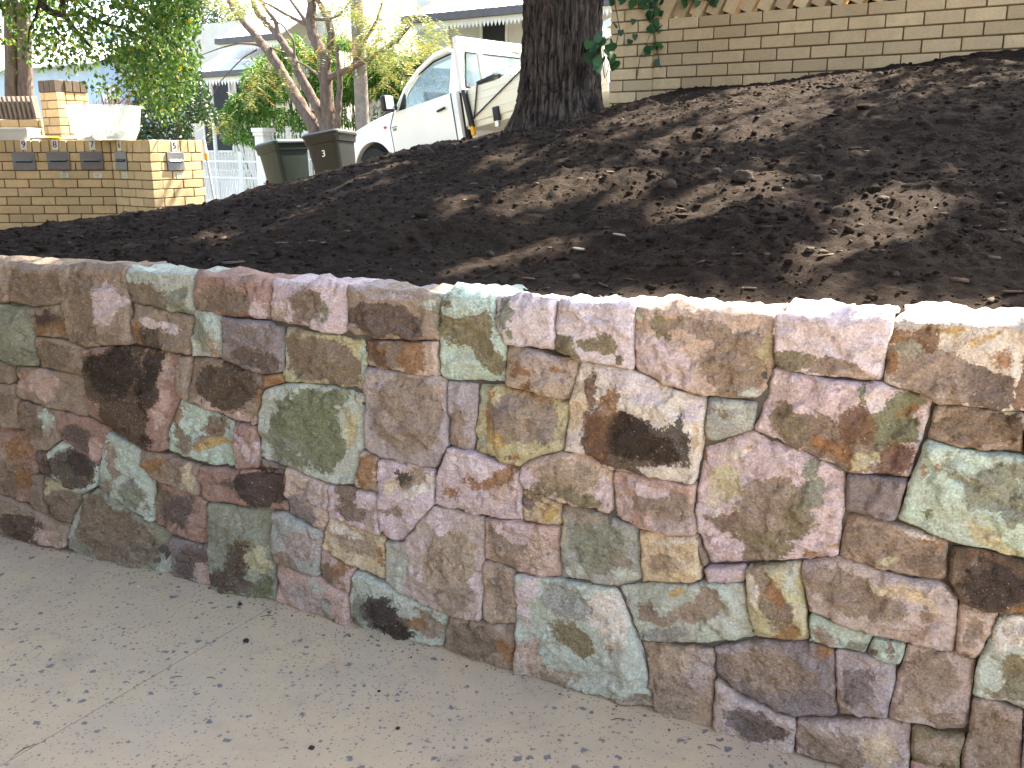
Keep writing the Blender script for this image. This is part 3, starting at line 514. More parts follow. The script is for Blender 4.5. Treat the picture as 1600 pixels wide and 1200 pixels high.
EARTHY_SHADED = dict(PK='PS', PB='LB', PT='LB', TN='LB', LI='PU', YG='GD', PS='RB', BG='BR', GB='GD')   # browner stones at the garden end; darker bases also put its shade into the colour
def make_stone(i):
    poly, base, blobs = poly_px[i], S[i][1], S[i][2]
    if poly[:, 0].mean() < 430: base = EARTHY_SHADED.get(base, base)
    top = i in TOPS
    r = random.Random(1000 + i)
    P3 = np.array([wall_pt(x, y) for x, y in poly]); C = P3.mean(0); C[1] = wall_y(C[0])
    sl = 2 * WA * C[0] + WB; T = np.array([1, sl, 0]) / math.hypot(1, sl); NN = np.array([T[1], -T[0], 0])
    uv = np.stack([(P3 - C) @ T, P3[:, 2] - C[2]], 1)
    area = .5 * np.sum(uv[:, 0] * np.roll(uv[:, 1], -1) - np.roll(uv[:, 0], -1) * uv[:, 1])
    if area < 0: uv = uv[::-1]
    size = math.sqrt(abs(area))
    far = i >= T_LAST + 1 and (poly[:, 0].max() < -20 or poly[:, 0].min() > 1640)
    h = .016 if far else .0075
    off = r.uniform(0, 60)
    bd = inset_curve(uv, min(r.uniform(.0006, .0020), size * .03), h, 1)
    # chipped, slightly wandering outline
    for k in range(len(bd)):
        q = bd[k] * 22
        q2 = bd[k] * 9
        bd[k] += np.array([fbm(q[0], q[1], off, 3), fbm(q[0], q[1], off + 9, 3)]) * (.0034 if size > .12 else .002) + np.array([fbm(q2[0], q2[1], off + 4, 2), fbm(q2[0], q2[1], off + 19, 2)]) * (.0020 if size > .12 else .001)
    lo, hi = bd.min(0), bd.max(0)
    gx, gy = np.meshgrid(np.arange(lo[0], hi[0], h), np.arange(lo[1], hi[1], h * .87))
    gx = gx + (np.arange(gx.shape[0]) % 2)[:, None] * h * .5
    g = np.stack([gx.ravel(), gy.ravel()], 1) + rng.uniform(-.25, .25, (gx.size, 2)) * h
    A, B = bd, np.roll(bd, -1, 0)
    def bdist(q):
        out = np.empty(len(q))
        for s0 in range(0, len(q), 800):
            qq = q[s0:s0 + 800]; ab = B - A
            t = np.clip(((qq[:, None] - A) * ab).sum(2) / ((ab ** 2).sum(1) + 1e-12), 0, 1)
            out[s0:s0 + 800] = np.sqrt((((A + ab * t[..., None]) - qq[:, None]) ** 2).sum(2).min(1))
        return out
    ins = np.zeros(len(g), bool)
    for a, b_ in zip(A, B):
        cond = ((a[1] > g[:, 1]) != (b_[1] > g[:, 1]))
        with np.errstate(divide='ignore', invalid='ignore'):
            xx = (b_[0] - a[0]) * (g[:, 1] - a[1]) / (b_[1] - a[1]) + a[0]
        ins ^= cond & (g[:, 0] < xx)
    g = g[ins]
    if len(g): g = g[bdist(g) > h * .55]
    nb = len(bd); allp = np.concatenate([bd, g]) if len(g) else bd
    res = delaunay_2d_cdt([Vector(p) for p in allp], [(k, (k + 1) % nb) for k in range(nb)], [], 1, 1e-6)
    V2 = np.array([p[:] for p in res[0]]); F = [tuple(f) for f in res[2]]
    orig = res[3]; ring = [None] * nb
    for vi, src in enumerate(orig):
        for s_ in src:
            if s_ < nb: ring[s_] = vi
    d = bdist(V2)
    # split-face relief: a few tilted planes meeting in ledges, rounded rim, broken grain
    planes = [(r.uniform(-.06, .06), r.uniform(-.06, .06), r.uniform(.004, .012))]
    for _ in range(4):
        an = r.uniform(0, 6.28); sl_ = r.uniform(.10, .42)
        planes.append((math.cos(an) * sl_, math.sin(an) * sl_, r.uniform(.008, .02) + size * sl_ * .25))
    rim = .0045 + .004 * r.random()
    prot = r.uniform(-.007, .008); lift = r.uniform(-.006, .014)
    W = np.empty(len(V2))
    for k, (u, v) in enumerate(V2):
        w = max(min(p[0] * u + p[1] * v + p[2] for p in planes), -.012)
        n1 = fbm(u * 7 + off, v * 7, off, 3); n2 = fbm(u * 24, v * 24 + off, off * 2, 4)
        rg = 1 - abs(mn.noise(Vector((u * 11 + off, v * 16 - u * 6, off))))          # conchoidal ridges
        st_ = n1 + .45 * n2
        led = min(1, max(0, (st_ - .12) / .05)) + .7 * min(1, max(0, (.1 - st_ - .35 * mn.noise(Vector((u * 13, v * 13 + off, 2)))) / .05 - 2))
        w += .0085 * n1 + .0046 * n2 + .011 * (rg ** 3 - .5) + .0085 * led
        e = max(0, 1 - d[k] / (rim * (.30 + 1.7 * max(0, .25 + mn.noise(Vector((u * 26, v * 26, off + 7)))))))
        W[k] = w + prot - .008 * e * e
    V = [C + T * u + np.array([0, 0, v]) + NN * w for (u, v), w in zip(V2, W)]
    # sides: rings going back into the wall
    steps = ([.012, .028, .046, .066, .09, .118, .15, .19, .24] if top else [.02, .06, .12])
    depth_s = r.uniform(.86, 1.12)
    prev = ring; cen = bd.mean(0)
    wm = float(np.mean(W))
    for si, dp in enumerate(steps):
        cur = []
        for k in range(nb):
            u, v = bd[k]; vi = ring[k]
            dd = dp * depth_s
            jit = fbm(u * 16 + off, v * 16, dp * 16 + off, 3)
            jit2 = fbm(u * 40 + off, v * 40, dp * 40 + off, 2)
            amt = (.012 * jit + .004 * jit2) * min(1, dp / .03) - .003 * min(si, 3)
            du = (bd[k] - cen); ln = np.linalg.norm(du) + 1e-9
            # top of the coping stones: uneven, falling a little to the back
            q = bd[k] + du / ln * amt * (1.0 if top else .4)
            drop = 0
            if top and v > hi[1] - .03:
                drop = .017 * (fbm(u * 9 + off, dp * 9, off, 3)) + lift * min(1, dp / .04) - (.02 if dp > .15 else 0) * ((dp - .15) / .09) + .006
            V.append(C + T * q[0] + np.array([0, 0, q[1] + drop]) + NN * (min(W[vi], wm) - dd))
            cur.append(len(V) - 1)
        for k in range(nb):
            k2 = (k + 1) % nb
            F.append((prev[k], cur[k], cur[k2], prev[k2]))
        prev = cur
    F.append(tuple(prev))
    V = np.array(V)
    loc = C - WR
    me = bpy.data.meshes.new('stone'); me.from_pydata([tuple(p) for p in (V - C)], [], F)
    px = proj(V + NN * 0)
    # patches: distance-like fields in photo pixels, stored on the surface
    # (sides use the point straight in front of them on the face)
    flat = V - np.outer((V - C) @ NN, NN); px = proj(flat)
    wob = np.array([[fbm(p[0] * .022, p[1] * .022, off, 4), fbm(p[0] * .022, p[1] * .022, off + 31, 4)] for p in px]) * 13
    px = px + wob
    body = np.tile(np.array([*tone(PAL[base]), 1.0]), (len(V), 1))
    lay = [np.zeros((len(V), 4)) for _ in range(3)]
    best = [np.full(len(V), -60.0) for _ in range(3)]; acc = [np.zeros((len(V), 4)) for _ in range(3)]
    for (cx, cy, rx, ry, rot, cn) in blobs:
        k = LAYER[cn]; a = R(rot)
        dx, dy = px[:, 0] - cx, px[:, 1] - cy
        xx = (dx * math.cos(a) + dy * math.sin(a)) / rx; yy = (-dx * math.sin(a) + dy * math.cos(a)) / ry
        f = (1 - np.sqrt(xx * xx + yy * yy)) * min(rx, ry) * 1.0
        f = np.where(f > 0, f * .8 + 2, f * max(rx, ry) / min(rx, ry) * .6 if True else f)
        wt_ = np.exp(np.clip(f / 5.0, -12, 12)); acc[k][:, :3] += wt_[:, None] * np.array(tone(PAL[cn])); acc[k][:, 3] += wt_
        best[k] = np.maximum(best[k], f)
    for k in range(3):
        lay[k][:, :3] = acc[k][:, :3] / (acc[k][:, 3:] + 1e-12); lay[k][:, 3] = np.clip(.5 + best[k] / 80, 0, 1)
    for nm, arr in (('body', body), ('patch0', lay[0]), ('patch1', lay[1]), ('patch2', lay[2])):
        at_ = me.attributes.new(nm, 'FLOAT_COLOR', 'POINT'); at_.data.foreach_set('color', arr.astype(np.float32).ravel())
    bm = bmesh.new(); bm.from_mesh(me); bmesh.ops.recalc_face_normals(bm, faces=bm.faces)
    for f in bm.faces: f.smooth = True
    bm.to_mesh(me); bm.free()
    link('stone', me, M_STONE, wall_root, loc=loc)
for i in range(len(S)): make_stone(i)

# the mortar bed the stones sit in (recessed joints) and the hearting behind them
xs = np.linspace(-3.0, 2.66, 190); zs = np.linspace(-.03, 1.075, 34)
def core_ring():
    V = np.zeros((len(xs), len(zs) + 3, 3))
    for a, x in enumerate(xs):
        sl = 2 * WA * x + WB; T = np.array([1, sl]) / math.hypot(1, sl); NN = np.array([T[1], -T[0]])
        for b, z in enumerate(zs):
            o_ = -.019 + .007 * fbm(x * 9, z * 9, 3.3, 3)
            V[a, b] = (x + NN[0] * o_, wall_y(x) + NN[1] * o_, z)
        for b, (o_, z) in enumerate(((-.15, 1.07), (-.27, 1.06), (-.27, -.03))):
            V[a, len(zs) + b] = (x + NN[0] * o_, wall_y(x) + NN[1] * o_, z)
    return V
me = grid_mesh('mortar_bed', core_ring() - WR); link('mortar_bed', me, M_MORTAR, wall_root)

# ================================================================== GROUND, DRIVEWAY, STREET
def terrain():
    xs = np.concatenate([np.linspace(-160, -14, 26), np.linspace(-12, 12, 61), np.linspace(14, 160, 26)])
    ys = np.concatenate([np.linspace(-120, -8, 16), np.linspace(-7, 30, 90), np.linspace(33, 240, 30)])
    X, Y = np.meshgrid(xs, ys, indexing='ij')
    q = X * N2[0] + Y * N2[1]
    Z = street_z(X, Y) - .06
    near = np.clip((6.3 - q) / 1.2, 0, 1)
    Z = Z * (1 - near) + (-.35) * near
    return np.stack([X, Y, Z], -1)
M_EARTH = pmat('verge_earth', '6f6a4c', '57523c', .8, .95, .4, 14, .02, 'World')
link('ground', grid_mesh('ground', terrain()), M_EARTH, kind='structure')

def strip(q0, q1, lift, s0=-60, s1=45, n=90, th=None):
    V = np.zeros((n, 2 if th is None else 4, 3))
    for i, s in enumerate(np.linspace(s0, s1, n)):
        prof = [(q0, lift), (q1, lift)] if th is None else [(q0, lift - th), (q0, lift), (q1, lift), (q1, lift - th)]
        for k, (q, l) in enumerate(prof):
            x, y = sq(s, q); V[i, k] = (x, y, float(street_z(np.array(x), np.array(sq(s, min(q, 30))[1]))) + l)
    return V
M_ASPH = pmat('asphalt', '4c4b4a', '3c3b3a', 3, .9, .5, 180, .004, 'World')
M_CONC = pmat('footpath_concrete', 'a29c92', '8d877d', 2, .9, .4, 120, .003, 'World')
link('road', grid_mesh('road', strip(9.4, 14.2, -.05)), M_ASPH, kind='structure')
link('footpath', grid_mesh('footpath', strip(7.0, 9.2, .04, th=.2)), M_CONC, kind='structure')
link('kerb', grid_mesh('kerb', strip(9.2, 9.4, .05, th=.25)), M_CONC, kind='structure')
link('kerb', grid_mesh('kerb', strip(14.2, 14.4, .05, th=.25)), M_CONC, kind='structure')
link('footpath', grid_mesh('footpath', strip(14.4, 15.9, .04, th=.2)), M_CONC, kind='structure')

def driveway_material():
    m, nt, b = nmat('flecked_driveway_concrete')
    P = coords(nt, 'World')
    n1 = noise_n(nt, P, 1.6, 5, .6); n2 = noise_n(nt, P, 9, 6, .65); n3 = noise_n(nt, P, 260, 4, .6)
    c = mixc(nt, mrange(nt, n1, .35, .68), lin('cbb797'), lin('bcae9a'))
    c = mixc(nt, mrange(nt, n2, .4, .75, 0, .5), c, lin('aea08e'))
    def flecks(scale, thr_a, thr_b, keep, color, fac, warp=.02, seed=0):
        nonlocal c
        wn_ = N(nt, 'ShaderNodeTexNoise'); wn_.inputs['Scale'].default_value = scale * 1.7; wn_.inputs['Detail'].default_value = 3
        nt.links.new(P, wn_.inputs['Vector'])
        off = N(nt, 'ShaderNodeVectorMath', operation='MULTIPLY_ADD'); nt.links.new(wn_.outputs['Color'], off.inputs[0])
        off.inputs[1].default_value = (warp,) * 3; nt.links.new(P, off.inputs[2])
        mp = N(nt, 'ShaderNodeMapping'); mp.inputs['Location'].default_value = (seed, seed * 1.7, 0); mp.inputs['Scale'].default_value = (1, 1, .01)
        nt.links.new(off.outputs[0], mp.inputs[0])
        vo = N(nt, 'ShaderNodeTexVoronoi'); vo.inputs['Scale'].default_value = scale; nt.links.new(mp.outputs[0], vo.inputs['Vector'])
        sep = N(nt, 'ShaderNodeSeparateColor'); nt.links.new(vo.outputs['Color'], sep.inputs[0])
        thr = mrange(nt, sep.outputs[0], 0, 1, thr_a, thr_b)
        inside = mrange(nt, mth(nt, 'SUBTRACT', thr, vo.outputs['Distance']), -.03, .05, 0, 1, True)
        dens = mrange(nt, noise_n(nt, P, 2.2, 3), .32, .62, keep * .35, keep)
        pick = mth(nt, 'LESS_THAN', sep.outputs[1], dens)
        c = mixc(nt, mth(nt, 'MULTIPLY', mth(nt, 'MULTIPLY', inside, pick), fac), c, lin(color))
    flecks(27, .08, .32, .40, '646973', .85, .035)
    flecks(58, .10, .36, .42, '6b6f77', .8, .018, 3.3)
    flecks(75, .12, .38, .34, '7d7c80', .6, .014, 5.9)
    flecks(90, .16, .34, .25, '8a6a58', .7, .005, 7.1)
    flecks(130, .15, .4, .3, '5d5852', .55, .003, 9.4)
    c = mixc(nt, mrange(nt, noise_n(nt, P, 3.3, 6, .7, .8), .52, .7, 0, .4), c, lin('978a7a'))
    c = mixc(nt, 1.0, c, mixc(nt, n3, (.86, .86, .86), (1.12, 1.12, 1.12)), 'MULTIPLY')
    nt.links.new(c, b.inputs['Base Color']); b.inputs['Roughness'].default_value = .82; b.inputs['Specular IOR Level'].default_value = .3
    b1 = bumpn(nt, b, n2, .25, .006); bumpn(nt, b, n3, .35, .0015, b1)
    return m
M_DRIVE = driveway_material()
# two poured slabs with a saw-cut joint between them (the joint runs away from the wall foot towards the viewer)
J0 = np.array([0, 0, EYE]) + ray(425, 948) * (EYE / -ray(425, 948)[2]); J1 = np.array([0, 0, EYE]) + ray(0, 1197) * (EYE / -ray(0, 1197)[2])
jd = (J1 - J0)[:2] / np.linalg.norm((J1 - J0)[:2])
A = J0[:2] - jd * .6; B = J0[:2] + jd * 9.0
drive = empty('driveway', (0, 0, 0), kind='structure')
wx = np.linspace(-5.5, 6, 60)
def slab(side):
    jn = np.array([-jd[1], jd[0]]); g = .0022
    poly = []
    cross = None
    # foot-of-wall line, slightly under the stones
    foot = [np.array([x, wall_y(x) + .05]) for x in wx]
    keep = [p for p in foot if ((p - J0[:2]) @ jn) * side > g]
    jp = A + jn * side * g; jq = B + jn * side * g
    # where the joint meets the foot line
    ts = [(abs(((p - J0[:2]) @ jn) - side * g), k) for k, p in enumerate(foot)]
    t = np.linspace(0, 2, 400); line = jp + np.outer(t, jd); dd = line[:, 1] - (wall_y(line[:, 0]) + .05)
    jp = line[np.argmin(np.abs(dd))]
    far = np.array([6, -7.0]) if side * ((np.array([6, -7.0]) - J0[:2]) @ jn) > 0 else np.array([-5.5, -7.0])
    if keep[0][0] < -5: poly = keep + [jp, jq, np.array([-5.5, jq[1]])]
    else: poly = [jq, jp] + keep + [np.array([6, -7.0]), np.array([jq[0], -7.0])]
    mb = MB(); n = len(poly)
    mb.add([(p[0], p[1], 0) for p in poly] + [(p[0], p[1], -.1) for p in poly], [tuple(range(n))] + [(i, i + n, (i + 1) % n + n, (i + 1) % n) for i in range(n)])
    mb.build('slab', M_DRIVE, drive)
slab(1); slab(-1)
MB().box(-5.4, 5.9, -6.9, 4.9, -.3, -.035).build('joint_bed', M_MORTAR, drive)

# ================================================================== THE SOIL BED
def far_y(X): return np.minimum(7.62 - (X - .776) * .6587, 9.62)
def soil_base(X, Y):
    yw = wall_y(X); yf = far_y(X)
    a = np.clip((Y - yw) / (yf - yw), 0, 1)
    s = X * E2[0] + Y * E2[1]
    z2 = .80 + .18 * (s + 8.96) + .05 - .055 * np.clip(-5 - s, 0, 5) - .14 * np.clip((-2.9 - X) / 1.2, 0, 1)
    z2 = np.where(z2 > 1.95, 1.95 + (z2 - 1.95) * .42, z2)
    z1 = 1.085 + .015 * X
    z = z1 * (1 - a) + z2 * a
    z -= .075 * np.clip(-X - .8, 0, 3) * (1 - (1 - a) ** 3)
    z += .10 * np.sin(np.pi * a) * np.clip((X + 1.2) / 2.5, 0, 1)
    return z
def soil_bumps(x, y):
    b = .050 * mn.fractal(Vector((x * .9, y * .9, 4.2)), .9, 2, 3)
    b += .022 * mn.fractal(Vector((x * 3.1, y * 3.1, 1.2)), .8, 2.1, 4)
    b += .011 * mn.fractal(Vector((x * 11, y * 11, 7.7)), .7, 2.1, 4)
    b += .0075 * mn.fractal(Vector((x * 30, y * 30, 3.1)), .6, 2.1, 3)
    t = mn.noise(Vector((x * 16, y * 16, 2.5)))
    if t > .28: b += (t - .28) * .035
    return b
cx = np.concatenate([np.linspace(-6.4, -3.0, 90, endpoint=False), np.linspace(-3.0, 2.6, 460, endpoint=False), np.linspace(2.6, 5.2, 60)])
fr = np.linspace(0, 1, 460) ** 1.15
V = np.zeros((len(cx), len(fr), 3))
for i, x in enumerate(cx):
    y0, y1 = wall_y(x) + .17, far_y(x) + .25
    ys_ = y0 + (y1 - y0) * fr
    zb = soil_base(np.full(len(fr), x), ys_)
    for j, y in enumerate(ys_):
        fade = min(1, .25 + (y - y0) / .5)
        V[i, j] = (x, y, zb[j] + soil_bumps(x, y) * fade)
V[:, -1, 2] -= .25
V = np.concatenate([V[:, :1] * 1.0, V], 1); V[:, 0, 2] -= .5; V[:, 0, 1] += .01
SOILV = V
def soil_at(x, y): return float(soil_base(np.array(x), np.array(y))) + soil_bumps(x, y) * min(1, .25 + max(0, y - wall_y(x) - .17) / .5)
def soil_material(name, dark, light, mid):
    m, nt, b = nmat(name); P = coords(nt, 'World')
    n1 = noise_n(nt, P, 1.3, 5, .6); n2 = noise_n(nt, P, 22, 6, .7); n3 = noise_n(nt, P, 140, 6, .7); n4 = noise_n(nt, P, 480, 3, .6)
    c = mixc(nt, mrange(nt, n1, .35, .65), lin(dark), lin(mid))
    c = mixc(nt, mrange(nt, n2, .45, .75, 0, .8), c, lin(light))
    c = mixc(nt, 1.0, c, mixc(nt, mrange(nt, n3, .25, .75), (.45, .45, .45), (1.4, 1.36, 1.3)), 'MULTIPLY')
    c = mixc(nt, mrange(nt, n4, .70, .76, 0, .6), c, lin('a08f7c'))
    nt.links.new(c, b.inputs['Base Color']); b.inputs['Roughness'].default_value = .97; b.inputs['Specular IOR Level'].default_value = .1
    b1 = bumpn(nt, b, n2, .6, .025); b2 = bumpn(nt, b, n3, .9, .012, b1); bumpn(nt, b, n4, .7, .004, b2)
    return m
M_SOIL = soil_material('garden_soil', '2e2622', '42382f', '382f29')
link('ground_soil_bed', grid_mesh('soil_bed', V), M_SOIL, kind='structure').name = 'soil_ground'
# loose crumbs, clods and bark bits: real little lumps, too many to count
def soil_points(n, near=1.0):
    out = []
    while len(out) < n:
        x = random.uniform(-3.6, 3.2); a = random.random() ** near
        y = wall_y(x) + .2 + (float(far_y(np.array(x))) - wall_y(x) - .25) * a
        dens = mn.noise(Vector((x * .8, y * .8, 9.1)))
        if random.random() < .55 + dens * .6: out.append((x, y, soil_at(x, y)))
    return np.array(out)
v1, f1 = icos(1)
p = soil_points(20000, 1.5); k = rng.gamma(1.1, .0028, len(p)) + .0016
link('soil_clods', scatter_mesh('soil_clods', v1, f1, p + np.stack([0 * k, 0 * k, k * .25], 1), np.stack([k * rng.uniform(.8, 1.5, len(k)), k, k * rng.uniform(.55, .9, len(k))], 1), rng.uniform(0, 6.28, len(k)), .3), M_SOIL,
     label='loose crumbs and clods of brown soil on the garden bed', cat='soil', kind='stuff')
bv = np.array([(-1, -1, -1), (1, -1, -1), (1, 1, -1), (-1, 1, -1), (-1, -1, 1), (1, -1, 1), (1, 1, 1), (-1, 1, 1)], float)
bf = np.array([(0, 3, 2, 1), (4, 5, 6, 7), (0, 1, 5, 4), (1, 2, 6, 5), (2, 3, 7, 6), (3, 0, 4, 7)])
p = soil_points(900, 1.6); k = rng.gamma(2.0, .0050, len(p)) + .004
M_BARK = pmat('bark_mulch', '453930', '594b3f', 30, .95, .3, 120, .002, 'World', rand=0)
link('bark_chips', scatter_mesh('bark_chips', bv, bf, p + np.array([0, 0, .003]), np.stack([k, k * .22 + .0012, .0018 + 0 * k], 1), rng.uniform(0, 6.28, len(k)), .2, rng.uniform(-.7, .7, len(k))), M_BARK,
     label='scattered pale bark chips and twigs on the soil', cat='bark chips', kind='stuff')
# the stones and big clods one can pick out
M_ROCK = pmat('earthy_stone', '4a3f36', '372e27', 14, .95, .9, 60, .01, 'World')
v2, f2 = icos(3)
def lump(name, x, y, rpx, sx, sy, sz, seed, mat, label, cat, group=None, ground=None):
    g0 = ray(x, y); o = np.array([0, 0, EYE]); t = .8
    for _ in range(600):                                         # walk along the ray until it meets the soil
        t += .012; P = o + g0 * t
        if P[1] > wall_y(P[0]) + .17 and P[2] < soil_at(P[0], P[1]): break
    r = rpx * np.linalg.norm(P - o) / FPX
    v = v2.copy()
    for i in range(len(v)):
        q = Vector(v[i]) * 1.3; v[i] *= 1 + .45 * mn.noise(q + Vector((seed * 3.1, 0, 0))) + .22 * mn.noise(q * 2.6 + Vector((0, seed, 0))) + .08 * mn.noise(q * 7)
    v *= np.array([sx, sy, sz]) * r
    me = bpy.data.meshes.new(name); me.from_pydata([tuple(a) for a in v], [], [tuple(a) for a in f2])
    for pl in me.polygons: pl.use_smooth = True
    return link(name, me, mat, loc=(P[0], P[1], soil_at(P[0], P[1]) + r * sz * .15), label=label, cat=cat, group=group)
for i, (x, y, r_) in enumerate([(1045, 292, 11), (1162, 281, 13), (1272, 284, 10), (1218, 296, 6), (1380, 314, 7), (1120, 270, 7), (1130, 262, 5), (1255, 287, 5), (1395, 287, 5), (1280, 234, 6), (900, 436, 7), (765, 398, 6), (1265, 392, 6), (1285, 396, 6), (1302, 366, 5), (1342, 356, 5), (1400, 430, 5), (1180, 330, 5), (665, 240, 11), (1560, 338, 7), (1590, 378, 7), (1365, 395, 5)]):
    lump('small_rock', x, y, r_, 1.15, 1, .8, i + 1, M_ROCK, 'small rounded earth-coloured rock lying on the bare soil', 'rock', 'small rocks scattered over the garden bed')
lump('broken_rock', 1168, 121, 9, 1, .9, 1.1, 41, M_ROCK, 'angular grey-brown rock near the top of the soil slope, taller of a pair', 'rock')
lump('broken_rock', 1180, 124, 8, 1.2, .9, .8, 42, M_ROCK, 'squat grey-brown rock leaning beside a taller one near the top of the soil', 'rock')
lump('dark_clod', 1252, 84, 7, 1.3, .9, .8, 43, M_ROCK, 'dark clod of earth on the soil edge against the brick wall', 'clod')
M_SHARD = pmat('weathered_paper', '9a958f', '7c766f', 20, .8, .2, 60, .002, 'World')
def chip(name, x, y, L, W, rot, mat, label, cat, th=.004):
    o = np.array([0, 0, EYE]); g0 = ray(x, y); t = .8
    for _ in range(600):
        t += .012; P = o + g0 * t
        if P[1] > wall_y(P[0]) + .17 and P[2] < soil_at(P[0], P[1]): break
    mb = MB(); n = 9
    mb.add([(math.cos(a) * L * random.uniform(.75, 1), math.sin(a) * W * random.uniform(.75, 1), 0) for a in np.linspace(0, 5.7, n)] + [(math.cos(a) * L * .9, math.sin(a) * W * .9, th) for a in np.linspace(0, 5.7, n)],
           [tuple(range(n)), tuple(range(2 * n - 1, n - 1, -1))] + [(i, (i + 1) % n, n + (i + 1) % n, n + i) for i in range(n)])
    ob = mb.build(name, mat, loc=(P[0], P[1], soil_at(P[0], P[1]) + .008), label=label, cat=cat); ob.rotation_euler = (.2, .1, rot)
chip('paper_scrap', 904, 397, .026, .010, -.3, M_SHARD, 'small pale torn scrap lying on the soil close to the stone wall', 'scrap')
chip('leaf_scrap', 1096, 114, .035, .02, .2, pmat('pale_green', 'a9b8a2', '93a58e', 20, .7, 0), 'pale green scrap on the soil under the brick wall', 'scrap')
chip('bark_piece', 1300, 183, .07, .018, .1, pmat('dark_wood', '463a31', '35291f', 20, .9, .3), 'long dark piece of bark lying across the soil slope', 'bark')
chip('wood_splinter', 1065, 331, .055, .012, 1.0, M_BARK, 'pale wood splinter lying among the clods', 'wood')
chip('wood_splinter', 967, 372, .026, .006, -.5, M_SHARD, 'whitish splinter lying near the top of the stone wall', 'wood')
# crumbs that rolled onto the driveway
def drive_pt(x, y): return np.array([0, 0, EYE]) + ray(x, y) * (EYE / -ray(x, y)[2])
M_CRUMB = pmat('dark_crumb', '3b322c', '2a231f', 40, .95, .3, 90, .002, 'World')
for i, (x, y, r_) in enumerate([(385, 1003, .0085), (487, 1170, .0065), (622, 1139, .005), (375, 945, .006), (358, 925, .004), (592, 1081, .004), (216, 917, .005)]):
    P = drive_pt(x, y); v = v2.copy()
    for j in range(len(v)): v[j] *= 1 + .3 * mn.noise(Vector(v[j]) * 1.5 + Vector((i * 5, 0, 0)))
    me = bpy.data.meshes.new('soil_crumb'); me.from_pydata([tuple(a * r_ * np.array([1.2, 1, .8])) for a in v], [], [tuple(a) for a in f2])
    if i == 6: link('stone_chip', me, pmat('pale_stone', 'c9c0b4', 'b5aca0', 20, .9, .2), loc=(P[0], P[1], r_ * .5), label='pale stone chip on the driveway near the dark foot of the wall', cat='stone chip')
    else: link('soil_crumb', me, M_CRUMB, loc=(P[0], P[1], r_ * .6), label='tiny dark crumb of soil lying on the flecked driveway', cat='soil crumb', group='crumbs of soil dropped on the driveway')
for i, (x, y, L, a) in enumerate([(418, 964, .022, .1), (330, 1061, .016, -.3), (275, 1060, .018, .3), (41, 1172, .03, .9), (966, 1126, .022, .05), (1115, 1168, .018, -.6)]):
    P = drive_pt(x, y); mb = MB(); mb.tube([(-L, 0, 0), (0, L * .12, .003), (L, -.04 * L, .001)], [.0007, .0011, .0005], 6)
    o = mb.build('dry_twig', M_CRUMB, loc=(P[0], P[1], .0025), label='short dry brown twig lying on the flecked driveway', cat='twig', group='dry twigs on the driveway'); o.rotation_euler = (0, 0, a)

fx = rng.uniform(-2.6, 1.6, 420); fo = np.abs(rng.normal(0, .035, 420)) + .012
p = np.stack([fx - fo * .47, np.array([wall_y(x) for x in fx]) - fo * .88, np.full(420, .0015)], 1); k = rng.gamma(1.2, .0008, 420) + .0006
link('foot_grit', scatter_mesh('foot_grit', v1, f1, p, np.stack([k * 1.3, k, k * .8], 1), rng.uniform(0, 6.28, 420), .3), pmat('brown_grit', '7a6a5a', '5e5145', 60, .95, 0, co='World'), label='fine brown grit gathered on the driveway along the foot of the wall', cat='grit', kind='stuff')

# ================================================================== BRICKWORK
def brick_material(name, a, b_, c_):
    m, nt, b = nmat(name); cv = coords(nt, 'World')
    oi = N(nt, 'ShaderNodeObjectInfo')
    c = mixc(nt, oi.outputs['Random'], lin(a), lin(b_))
    c = mixc(nt, 1.0, c, mixc(nt, oi.outputs['Random'], (.72, .68, .64), (1.12, 1.1, 1.08)), 'MULTIPLY')
    c = mixc(nt, mrange(nt, noise_n(nt, cv, 2.2, 6, .7), .5, .72, 0, .35), c, lin('8a755c'))
    c = mixc(nt, mrange(nt, noise_n(nt, cv, 14, 5, .65), .42, .72, 0, .6), c, lin(c_))
    c = mixc(nt, 1.0, c, mixc(nt, mrange(nt, noise_n(nt, cv, 120, 4), .3, .7), (.85, .85, .85), (1.1, 1.1, 1.1)), 'MULTIPLY')
    nt.links.new(c, b.inputs['Base Color']); b.inputs['Roughness'].default_value = .88; b.inputs['Specular IOR Level'].default_value = .2
    bumpn(nt, b, noise_n(nt, cv, 160, 5), .5, .003)
    return m
M_BRICK = brick_material('cream_brick', 'dcc7a4', 'd6bf9a', 'c4a98a')
M_BRICK2 = brick_material('buff_brick', 'd6c198', 'cfb48a', 'bfa27c')
M_BDARK = brick_material('dark_cap_brick', '6f6660', '5b524d', '7c6f66')
M_JOINT = pmat('brick_mortar', '7b6750', '685540', 25, .95, .5, 150, .003, 'World')
_bm = {}
def brick_mesh(L, Hh, Dp, mat):
    k = (round(L, 3), round(Hh, 3), round(Dp, 3), mat.name, random.randrange(2))
    if k not in _bm:
        mb = MB(); mb.box(-L / 2, L / 2, -Dp / 2, Dp / 2, -Hh / 2, Hh / 2)
        mb.v = [tuple(np.array(p) + rng.uniform(-.0012, .0012, 3)) for p in mb.v]
        me = mb.mesh('brick', .0035, 1); me.materials.append(mat); _bm[k] = me
    return _bm[k]
